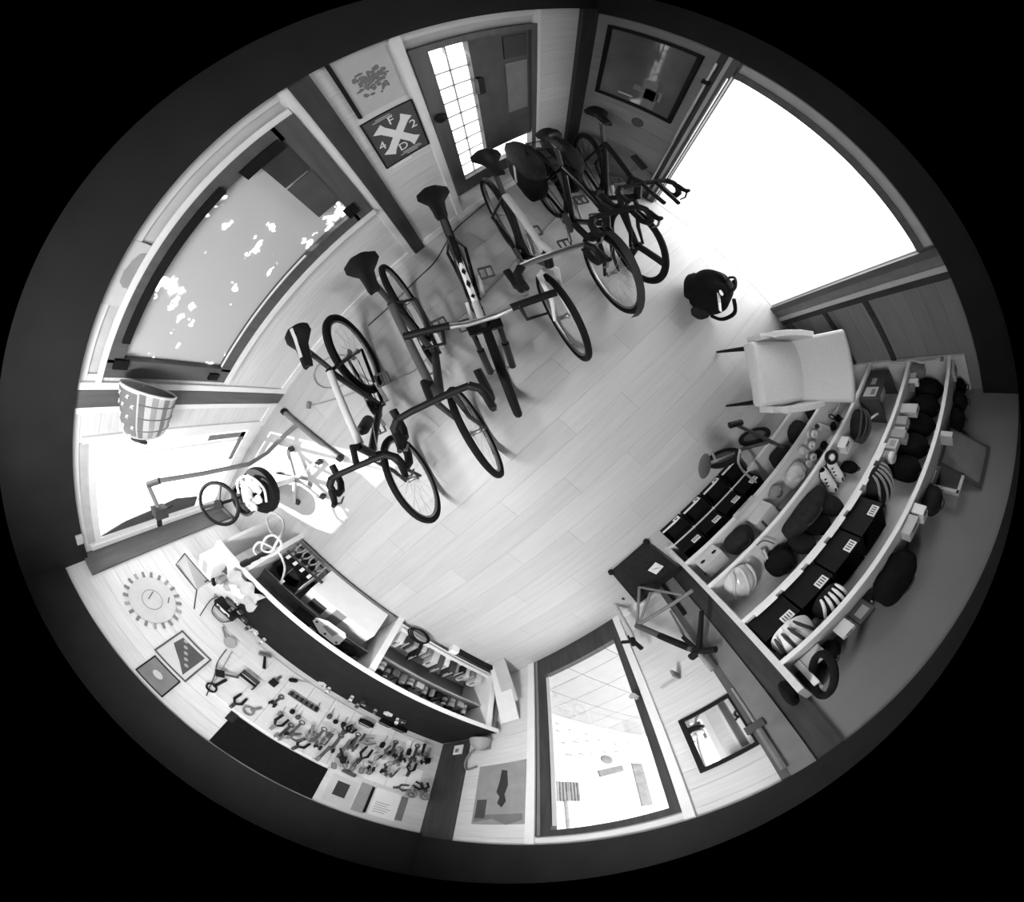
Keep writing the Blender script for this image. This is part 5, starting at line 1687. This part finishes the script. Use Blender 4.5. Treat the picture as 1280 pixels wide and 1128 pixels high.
for i, (x, y_, m, s) in enumerate(((1055, 562, 'charcoal', (.11, .10, .05)), (1045, 592, 'mid', (.08, .08, .07)), (1062, 575, 'dark', (.12, .12, .12)), (1075, 570, 'black', (.14, .14, .15)), (1052, 612, 'black', (.13, .12, .13)), (1020, 618, 'black', (.13, .12, .14)))):
    c = shelf_at(x, y_, 2, s[2] / 2, s[1])
    if i < 2:
        carton('lamp_box', ('charcoal' if i == 0 else 'mid-grey') + ' lamp box near the small wheel', c, s, .3 * i, m)
    else:
        sack('saddle_bag', 'black soft saddle bag in the row on the middle shelf', c + V((0, -.02, 0)), (s[0] * .6, s[1] * .55, s[2] * .55), .2 * i, 'cloth_black', 30 + i, group='saddle bags on the middle shelf')
# ---- shelf 2
t = thing('slotted_box', 'pale box with round hand holes at the left end of the low shelf', 'box', shelf_at(872, 690, 1, .08, .2))
c, _ = settle(V((.10, SHF - .09, SZ[1])), .105, .085, .14)
MB().box(c + V((0, 0, .065)), (.20, .16, .13)).build('body', 'pale', t, bevel=.005)
for s in (-1, 1):
    MB().ell(c + V((s * .055, .081, .08)), (.022, .004, .015), None, 12, 6).build('hand_hole', 'black', t)
sack('dark_satchel', 'dark satchel with grey flap on the low shelf', shelf_at(893, 692, 1, .08, .22), (.15, .11, .11), .1, 'cloth_dark', 41)
t = thing('grey_tray', 'grey rounded tray standing in front of the dark satchel', 'tray', shelf_at(893, 710, 1, .04, .1))
c, _ = settle(shelf_at(892, 712, 1, .03, .1) + V((0, .09, 0)), .09, .045, .05)
MB().prism([(-.08, -.02), (.08, -.02), (.08, .015), (.06, .03), (-.06, .03), (-.08, .015)], .012, c + V((0, 0, .0)), None).build('base', 'mid', t)
MB().tube([c + V((-.08, -.02, .02)), c + V((-.06, .03, .03)), c + V((.06, .03, .03)), c + V((.08, -.02, .02))], .007, 6).build('rim', 'pale', t, smooth=True)
t = thing('slot_box', 'grey cardboard box with a dark slot on the low shelf', 'box', shelf_at(935, 668, 1, .06, .2))
c, _ = settle(shelf_at(937, 668, 1, .06, .2) + V((0, .02, 0)), .12, .10, .13)
MB().box(c + V((0, 0, .06)), (.21, .17, .12), rz(.1)).build('body', 'card', t, bevel=.005)
MB().box(c + V((-.05, .0, .1215)), (.02, .10, .004), rz(.1)).build('slot', 'charcoal', t)
sack('grey_pouch', 'grey floppy pouch beside the slotted cardboard box', shelf_at(922, 650, 1, .06, .18), (.11, .09, .08), .3, 'cloth_grey', 43)
carton('white_edge_card', 'flat pale card on the low shelf edge', shelf_at(925, 637, 1, .02, .1) + V((0, .09, 0)), (.22, .05, .03), 0, 'pale', lid=False)
sack('film_bag', 'crumpled clear plastic bag of parts on the low shelf', shelf_at(978, 620, 1, .06, .2) + V((0, .04, 0)), (.14, .10, .085), .2, 'plastic_film', 44, 'pale')
sack('film_bag', 'smaller crumpled plastic bag beside the rolls', shelf_at(968, 610, 1, .05, .2) + V((0, .08, 0)), (.07, .06, .05), .5, 'plastic_film', 45, 'pale')
carton('flat_grey_board', 'wide plain grey board standing at the back of the low shelf', (1.0, VS + .06, SZ[1]), (.40, .03, .25), 0, 'grey', lid=False)
for i, (x, y_) in enumerate(((1008, 608), (1010, 590), (1007, 575), (1012, 558))):
    c, _ = settle(shelf_at(x, y_, 1, .05, .12) + V((0, .05, .0)), .04, .04, .08)
    if c is None: continue
    t = thing('tape_roll', 'white bar tape roll standing on the low shelf', 'tape roll', c, 0, group='bar tape rolls on the low shelf')
    L = lambda b, n, m, par=t, **k: b.build(n, m, par, world=False, **k)
    L(MB().lathe([(.018, 0), (.036, 0), (.036, .075), (.018, .075), (.018, 0)], n=18, cap=False), 'roll', 'white', smooth=True)
    L(MB().lathe([(.037, .02), (.037, .05)], n=18, cap=False), 'wrapper', 'grey', smooth=True)
t = thing('wire_bundle', 'bundle of pale wires at the right of the low shelf behind the chair', 'wires', shelf_at(1045, 512, 1, .06, .2))
c, _ = settle(shelf_at(1046, 512, 1, .06, .2), .135, .05, .12)
c = c + V((0, 0, .012))
for k in range(5):
    MB().tube([c + V((-.10 + .01 * k, .03 * math.sin(k), .012 * k)), c + V((0, .01 * k - .02, .03 + .012 * k)), c + V((.11, -.02 + .01 * k, .02 + .01 * k))], .007, 6).build('wire', 'pale' if k % 2 else 'grey', t, smooth=True)
MB().ring(c + V((-.10, 0, .03)), (1, 0, 0), .03, .006, 14, 6).build('tie', 'black', t, smooth=True)

for i, (x, y_) in enumerate(((1014, 548), (1022, 540), (1030, 528))):
    c, _ = settle(shelf_at(x, y_, 1, .04, .2), .10, .11, .08)
    if c is None: continue
    t = thing('water_bottle', 'pale ribbed water bottle lying on the low shelf', 'bottle', c, .6 + .2 * i, group='water bottles on the low shelf')
    L = lambda b, n, m, par=t, **k: b.build(n, m, par, world=False, **k)
    Mh = frame_from((0, 1, 0))
    L(MB().lathe([(.0, -.09), (.034, -.09), (.036, -.03), (.031, -.01), (.036, .02), (.034, .06), (.02, .075)], (0, 0, .036), Mh, 14), 'body', 'pale', smooth=True)
    L(MB().lathe([(.022, .072), (.022, .09), (.009, .092), (.009, .11), (0, .11)], (0, 0, .036), Mh, 12), 'cap', 'dark', smooth=True)
for i, (x, y_) in enumerate(((1016, 596), (1018, 578), (1024, 564), (1003, 600))):
    c = shelf_at(x, y_, 1, .05, .12)
    sack('dark_glove', 'folded black glove between the tape rolls', c + V((0, -.02, 0)), (.07, .055, .05), i, 'cloth_black', 50 + i, group='gloves on the low shelf')
# ---- bottom: black bins with white label rails
BB = 'black bins with label rails on the bottom shelf'
for i in range(4):
    x = .10 + i * .235
    tub('label_bin', 'open black bin with small white label on the bottom shelf', (x, SHF - .10, SZ[0]), (.22, .19, .16), 0, 'black', group=BB, tagm='white')
for i in range(4):
    x = .10 + i * .235
    t = thing('lower_crate', 'black crate with white label rail on the floor before the bottom shelf', 'crate', (x, SHF + .105, 0), 0, 'black crates on the floor')
    L = lambda b, n, m, par=t, **k: b.build(n, m, par, world=False, **k)
    b = MB()
    for s in (-1, 1):
        b.box((s * .105, 0, .035), (.008, .17, .07))
        b.box((0, s * .081, .035), (.204, .008, .07))
    L(b, 'sides', 'black')
    L(MB().box((0, 0, .005), (.21, .17, .01)), 'base', 'black')
    if i < 4:
        L(MB().box((-.02, .088, .06), (.16, .006, .02)), 'label_rail', 'white')
        L(MB().box((.06, .090, .045), (.06, .006, .045)), 'label', 'white')
        L(MB().box((.06, .0935, .045), (.03, .002, .016)), 'label_mark', 'dark')
for i in range(4):
    sack('bottom_bundle', 'dark grey bundle on the bottom shelf behind the chair', (1.25 + .28 * i, SHF - .16, SZ[0]), (.13, .12, .09), .4 * i, 'cloth_dark', 60 + i, group='bundles on the bottom shelf')

# ---- on top of the shelf unit
TZ = SZ[4]
for i, (x, y_, R0) in enumerate(((997, 818, .12), (966, 842, .075))):
    t = thing('tyre_loop', ('larger' if i == 0 else 'smaller') + ' black tyre loop hung over the upper corner of the shelf side', 'tyre', (SL0 - .04, -1.9, 1.6))
    c = V((SL0 - .075, -1.88, 1.70)) if i else V((SL0 + .10, SHF - .03, TZ + .20))
    ax_ = (1, .1, .1) if i else (.8, -.5, .3)
    MB().ring(c, ax_, R0, .022, 28, 8).build('tyre', 'rubber', t, smooth=True)
    MB().ring(c, ax_, R0 - .012, .008, 24, 6).build('bead', 'dark', t, smooth=True)
t = thing('white_shelf_card', 'thick white card block on top of the shelf end', 'card', (.05, -1.95, TZ))
MB().box((.0, -1.93, TZ + .105), (.035, .22, .20)).build('block', 'white', t, bevel=.004)
MB().box((.08, -1.835, TZ + .055), (.12, .03, .10)).build('foot_piece', 'pale', t, bevel=.004)
TOPB = [(1055, 786, 'white', (.09, .06, .09), 'white box with grey print on top of the shelves'), (1073, 770, 'charcoal', (.12, .06, .11), 'dark box with faint print on top of the shelves'),
        (1127, 655, 'pale', (.12, .10, .07), 'pale box with rows of holes on top of the shelves'), (1146, 640, 'white', (.06, .12, .09), 'upright white box leaning near the framed panel'),
        (1166, 545, 'pale', (.04, .10, .10), 'narrow pale box on top of the shelves past the framed panel'), (1190, 460, 'pale', (.12, .10, .03), 'flat pale box at the far end of the shelf top')]
for x, y_, m, s, lb in TOPB:
    c = F(x, y_, TZ + s[2] / 2)
    c.y = min(max(c.y, VS + .02 + s[1] / 2), SHF - s[1] / 2)
    d = ray(x, y_)
    c.x = min(d.x * c.y / d.y, SL1 - .1)
    carton('shelf_top_box', lb, (c.x, c.y, TZ), s, .1, m, lid=m != 'charcoal')
t = thing('chain_link_pair', 'two short white pegs on a dark block on the shelf top', 'block', (.45, -1.95, TZ))
c = V((.46, -1.93, 0))
MB().box(V((c.x, c.y, TZ + .029)), (.13, .12, .05)).build('block', 'black', t, bevel=.004)
for s in (-1, 1):
    MB().box(V((c.x + s * .03, c.y + .02, TZ + .06)), (.014, .05, .02)).build('peg', 'white', t)
sack('shelf_top_bag', 'large black bag slumped on top of the shelves', (.72, -1.93, TZ), (.17, .12, .11), .1, 'cloth_black', 71)
sack('shelf_top_sack', 'smaller dark sack behind the large black bag', (1.02, -1.92, TZ), (.11, .10, .08), .4, 'cloth_dark', 72)
sack('end_sack', 'dark sack beside the white card block on the shelf top', (.30, -1.98, TZ), (.08, .06, .07), .2, 'cloth_black', 73)
t = thing('leaning_picture', 'dark framed glossy panel leaning on the wall above the shelves', 'picture', (1.65, -1.95, TZ))
MB().bar((1.66, VS + .16, TZ), (1.66, VS + .012, TZ + .36), .34, .018, (1, 0, 0)).build('frame', 'charcoal', t)
MB().bar((1.66, VS + .168, TZ + .028), (1.66, VS + .032, TZ + .335), .29, .006, (1, 0, 0)).build('print', 'mid', t)
t = thing('white_bracket_frame', 'white angled frame standing on the shelf top beside the panel', 'frame', (1.36, -1.9, TZ))
MB().span((1.34, -1.98, TZ), (1.365, -1.95, TZ + .22)).build('post', 'pale', t)
MB().span((1.34, -1.98, TZ + .20), (1.48, -1.95, TZ + .225)).build('arm', 'pale', t)
MB().span((1.33, -2.0, TZ), (1.44, -1.9, TZ + .012)).build('foot', 'pale', t)
for i in range(3):
    sack('black_parcel', 'black wrapped parcel at the far end of the shelf top', (1.93 + .17 * i, -1.93, TZ), (.072, .09, .07), .3 * i, 'cloth_black', 80 + i, group='black parcels on the shelf top')

# ================================================================ CHAIR, BAG, STANDS AND OTHER THINGS ON THE FLOOR
fr = V((1.31, -.93, 0))
ch_dir = V((-.80, .60, 0)).normalized()             # facing direction
ch = thing('armchair', 'white upholstered tub armchair with dark legs before the shelves', 'armchair', M=Matrix.Translation((1.60, -1.14, 0)) @ Matrix.Rotation(math.atan2(ch_dir.y, ch_dir.x), 4, 'Z'))
L = lambda b, n, m, par=ch, **k: b.build(n, m, par, world=False, **k)
# local: x forward, y left
L(MB().box((.04, 0, .38), (.58, .52, .13)), 'seat', 'upholstery', bevel=.035)
g = []
for i in range(7):
    z = .36 + .50 * i / 6
    bow = -.22 - .14 * i / 6
    g.append([V((bow + .05 * abs(q) ** 2 * (1 - .3 * i / 6), .27 * q * (1 + .06 * i / 6), z)) for q in (-1, -.7, -.35, 0, .35, .7, 1)])
L(MB().sheet(g, .085), 'backrest', 'upholstery', smooth=True, bevel=.02, ang=50)
for s in (-1, 1):
    g = []
    for i in range(5):
        tt = i / 4
        x = -.24 + .50 * tt
        top = .62 - .16 * tt ** 1.5
        g.append([V((x, s * (.285 + .02 * math.sin(math.pi * tt)), z)) for z in (.32, .40, .48, top)])
    L(MB().sheet(g, .05), 'armrest', 'upholstery', smooth=True, bevel=.012, ang=50)
for x, y_ in ((.26, .22), (.26, -.22), (-.22, .20), (-.22, -.20)):
    L(MB().tube([(x, y_, .33), (x * 1.32, y_ * 1.12, 0)], [.022, .010], 8), 'leg', 'black', smooth=True)
L(MB().box((-.02, 0, .312), (.46, .42, .025)), 'seat_frame', 'black')

# black rucksack
bg_ = thing('rucksack', 'black rucksack with a white printed strip standing alone on the floor', 'rucksack', (1.74, -.30, 0), .55)
L = lambda b, n, m, par=bg_, **k: b.build(n, m, par, world=False, **k)
L(MB().ell((0, 0, .20), (.20, .16, .215), None, 22, 14, .06, 5, -.93, pw=.75), 'body', 'cloth_black', smooth=True, ang=80)
L(MB().ell((.02, .10, .15), (.13, .10, .13), None, 16, 10, .06, 8, pw=.7), 'front_pocket', 'cloth_black', smooth=True, ang=80)
L(MB().tube(smooth_path([V((-.07, -.05, .40)), V((-.04, -.06, .46)), V((.05, -.06, .46)), V((.08, -.05, .40))]), .012, 6), 'top_handle', 'black', smooth=True)
for s in (-1, 1):
    L(MB().tube(smooth_path([V((s * .09, -.12, .36)), V((s * .15, -.20, .26)), V((s * .17, -.19, .10)), V((s * .14, -.12, .03))]), .018, 6), 'shoulder_strap', 'cloth_black', smooth=True)
for s, yy in ((-1, .02), (1, -.01)):
    L(MB().ell((s * .18, yy, .10), (.06, .08, .09), None, 12, 8, .1, 6 + s), 'side_pocket', 'cloth_dark', smooth=True, ang=80)
# printed strip on the rucksack, seen from above
pa, pb = F(900, 367, .385), F(896, 390, .345)
def onbag(a, b_, t_): return a.lerp(b_, t_)
Mb = frame_from(V((.25, -.25, 1)), (pb - pa))
MB().box((pa + pb) / 2 + V((0, 0, .012)), ((pb - pa).length, .030, .006), Mb).build('printed_strip', 'white', bg_)
MB().lathe([(.024, 0), (.024, .006)], pa + V((0, 0, .012)), Mb, 14).build('round_badge', 'white', bg_)
for k in range(4):
    MB().box(pa.lerp(pb, .3 + .18 * k) + V((0, 0, .0165)), (.004, .016, .002), Mb).build('strip_mark', 'dark', bg_)

# bicycle repair stand in front of the glazed door
rs = thing('repair_stand', 'grey bicycle repair stand with long foot bar and clamp before the glazed door', 'repair stand', F(372, 533))
f1, f2 = F(355, 515, .03), F(425, 573, .03)
MB().tube([f1, f2], .024, 10).build('foot_bar', 'mid', rs, smooth=True)
for p in (f1, f2):
    MB().lathe([(.031, -.02), (.031, .02)], p, frame_from(f2 - f1), 12).build('end_cap', 'black', rs, smooth=True)
pb = F(372, 531, .03)
pt = [pb, F(352, 548, .10), F(334, 566, .22), F(312, 580, .42), F(255, 592, .82), F(200, 601, 1.20)]
MB().tube(pt, .021, 10).build('post', 'mid', rs, smooth=True)
top = pt[-1]
ar = F(185, 606, 1.27)
MB().tube([top, ar], .026, 10).build('collar', 'charcoal', rs, smooth=True)
cl_ = F(200, 640, 1.22)
MB().tube([ar, F(192, 622, 1.25), cl_], .020, 10).build('arm', 'mid', rs, smooth=True)
MB().box(cl_, (.09, .10, .12), rz(.4)).build('clamp_body', 'dark', rs, bevel=.012)
for s in (-1, 1):
    MB().box(cl_ + V((-.05, .05 * s, .03)), (.10, .022, .045), rz(.4 + .1 * s)).build('clamp_jaw', 'black', rs, bevel=.006)
MB().tube([cl_ + V((.02, .0, -.05)), cl_ + V((.10, -.04, -.08))], .008, 8).build('clamp_lever', 'black', rs, smooth=True)

# workshop stool with castors, papers on its seat, ring behind
sc0 = V((-1.76, .93, 0))
st = thing('workshop_stool', 'black round workshop stool on castors with a ring shaped back', 'stool', sc0)
MB().lathe([(.0, .50), (.17, .50), (.195, .52), (.20, .555), (.185, .58), (.0, .585)], sc0, None, 28).build('seat', 'black', st, smooth=True)
MB().tube([sc0 + V((0, 0, .10)), sc0 + V((0, 0, .50))], .025, 12).build('column', 'steel', st, smooth=True)
for k in range(5):
    a = 2 * math.pi * k / 5 - .2
    d = V((math.cos(a), math.sin(a), 0))
    MB().tube([sc0 + V((0, 0, .11)), sc0 + d * .28 + V((0, 0, .075))], [.022, .016], 8).build('base_leg', 'pale', st, smooth=True)
    cw = MB().lathe([(.026, -.022), (.028, 0), (.026, .022)], sc0 + d * .285 + V((0, 0, .028)), frame_from(V((-d.y, d.x, 0))), 14).build('castor', 'dark', st, smooth=True)
    MB().tube([sc0 + d * .285 + V((0, 0, .028)), sc0 + d * .28 + V((0, 0, .08))], .010, 6).build('castor_fork', 'charcoal', cw)
rc = V((-2.06, 1.09, .76))
nrm = V((.30, -.30, .9)).normalized()
MB().ring(rc, nrm, .185, .017, 30, 8).build('back_ring', 'black', st, smooth=True)
for k in range(3):
    a = 2 * math.pi * k / 3 + .4
    Mr = frame_from(nrm)
    MB().bar(rc, rc + Mr @ V((.18 * math.cos(a), .18 * math.sin(a), 0)), .034, .012).build('ring_spoke', 'dark', st)
MB().lathe([(.04, -.015), (.04, .015)], rc, frame_from(nrm), 14).build('ring_hub', 'black', st, smooth=True)
MB().tube([sc0 + V((-.10, .06, .53)), rc + V((.03, -.02, -.10)), rc], .014, 8).build('back_support', 'black', st, smooth=True)
sc0 = sc0 + V((0, 0, .012))
pp = thing('paper_heap', 'heap of crumpled white paper and film on the workshop stool', 'paper heap', sc0 + V((0, 0, .585)))
for k, (x, y_, r) in enumerate(((-.05, .03, .07), (.06, .08, .05), (-.10, -.05, .06), (.0, -.07, .05), (-.02, .10, .05), (.08, .0, .06))):
    MB().ell(sc0 + V((x, y_, .585 + r * .66)), (r, r * .8, r * .55), rz(k), 12, 8, .28, k + 60).build('crumple', 'paper' if k % 2 else 'plastic_film', pp, smooth=True, ang=45)
MB().tube(smooth_path([sc0 + V((-.12, .1, .64)), sc0 + V((0, .15, .66)), sc0 + V((.12, .08, .64)), sc0 + V((.14, -.06, .62)), sc0 + V((.05, -.14, .61))]), .010, 6).build('cord', 'white', pp, smooth=True)
bn = thing('waste_bin', 'black waste bin between the workshop stool and the bench end', 'bin', V((-2.20, 1.12, 0)))
L = lambda b, n, m, par=bn, **k: b.build(n, m, par, world=False, **k)
L(MB().lathe([(.0, 0), (.11, 0), (.15, .40), (.16, .40), (.16, .42), (.14, .42), (.10, .02), (0, .02)], n=24, cap=False), 'body', 'black', smooth=True)
L(MB().ell((0, 0, .36), (.12, .12, .07), None, 14, 8, .2, 3), 'rubbish', 'cloth_dark', smooth=True, ang=60)
tag(MB().box((-1.30, .62, .006), (.03, .02, .012), rz(.5)).build('floor_clip', 'dark'), 'tiny dark clip lying on the sunlit floor', 'clip')

# dark padded board leaning on the wall below the bare frame, white card on it
fs = thing('padded_mat', 'dark padded mat with corner knobs leaning on the wall below the bare frame', 'mat', (-.33, -1.75, 0))
q = [F(764, 716, .03), F(808, 678, .03), WS(841, 721, .04), WS(797, 755, .04)]
q[2].x = -.135
g = [[q[0].lerp(q[1], j / 4).lerp(q[3].lerp(q[2], j / 4), i / 4) for j in range(5)] for i in range(5)]
MB().sheet(g, .022).build('padding', 'cloth_dark', fs, smooth=True)
for p in q[:2]:
    MB().lathe([(.010, -.028), (.024, -.02), (.024, .012), (.0, .02)], p, None, 12).build('corner_knob', 'black', fs, smooth=True)
MB().tube([q[0], q[1]], .013, 8).build('bottom_rail', 'black', fs, smooth=True)
cn = (q[1] - q[0]).cross(q[3] - q[0]).normalized()
if cn.z < 0: cn = -cn
cp_ = q[0].lerp(q[1], .72).lerp(q[3].lerp(q[2], .72), .55) + cn * .013
Mc = frame_from(cn, (1, .2, 0))
cd = thing('price_card', 'white square card with a dark mark stuck on the dark leaning mat', 'card', cp_)
MB().box(cp_ + cn * .003, (.10, .10, .004), Mc).build('card', 'white', cd)
MB().prism([(-.03, .02), (.0, .0), (.025, -.03), (.005, .005)], .002, cp_ + cn * .0055, Mc).build('mark', 'dark', cd)
tag(MB().span((-.36, VS + .05, .0), (-.33, VS + .065, .55)).build('stool_slat', 'black'), 'thin dark slat leaning on the grey post behind the padded mat', 'slat')

# small dark child's bike parked under the shelves
cb = thing('balance_bike', 'small dark balance bike parked before the low shelf', 'balance bike', (.75, -1.35, 0))
a0_, a1_ = V((.78, -1.36, .15)), V((1.13, -1.46, .15))
for c, nm in ((a0_, 'rear_wheel'), (a1_, 'front_wheel')):
    ax_ = (a1_ - a0_).cross(V((0, 0, 1)))
    w = MB().ring(c, ax_, .125, .024, 26, 8).build(nm, 'rubber', cb, smooth=True)
    MB().lathe([(.10, -.006), (.10, .006)], c, frame_from(ax_), 20).build('disc', 'charcoal', w)
hd_ = a1_ + V((-.05, .015, .28))
MB().tube([a0_, a0_.lerp(a1_, .45) + V((0, 0, .06)), hd_ + V((0, 0, -.06))], .016, 8).build('frame', 'dark', cb, smooth=True)
MB().tube([a1_, hd_, hd_ + V((-.02, 0, .12))], .014, 8).build('fork', 'dark', cb, smooth=True)
hh = F(918, 530, .56)
MB().tube([hd_ + V((-.02, 0, .10)), hh.lerp(hd_, .3), hh], .014, 8).build('stem', 'dark', cb, smooth=True)
MB().tube([F(912, 532, .56), F(927, 528, .56)], .022, 10).build('grip', 'black', cb, smooth=True)
sdl = F(881, 583, .42)
MB().tube([a0_.lerp(a1_, .2) + V((0, 0, .05)), V((sdl.x, sdl.y, .40))], .013, 8).build('seat_post', 'steel', cb, smooth=True)
MB().ell(sdl, (.095, .048, .026), rz(.75), 18, 8).build('saddle', 'charcoal', cb, smooth=True)
MB().tube(smooth_path([F(925, 562, .40), F(923, 578, .38), F(930, 590, .36), F(945, 603, .34)]), .010, 7).build('silver_tube', 'steel', cb, smooth=True)
hs_ = F(893, 572, .44)
MB().tube([F(889, 563, .42), F(895, 577, .41)], .010, 8).build('seat_lever', 'steel', cb, smooth=True)
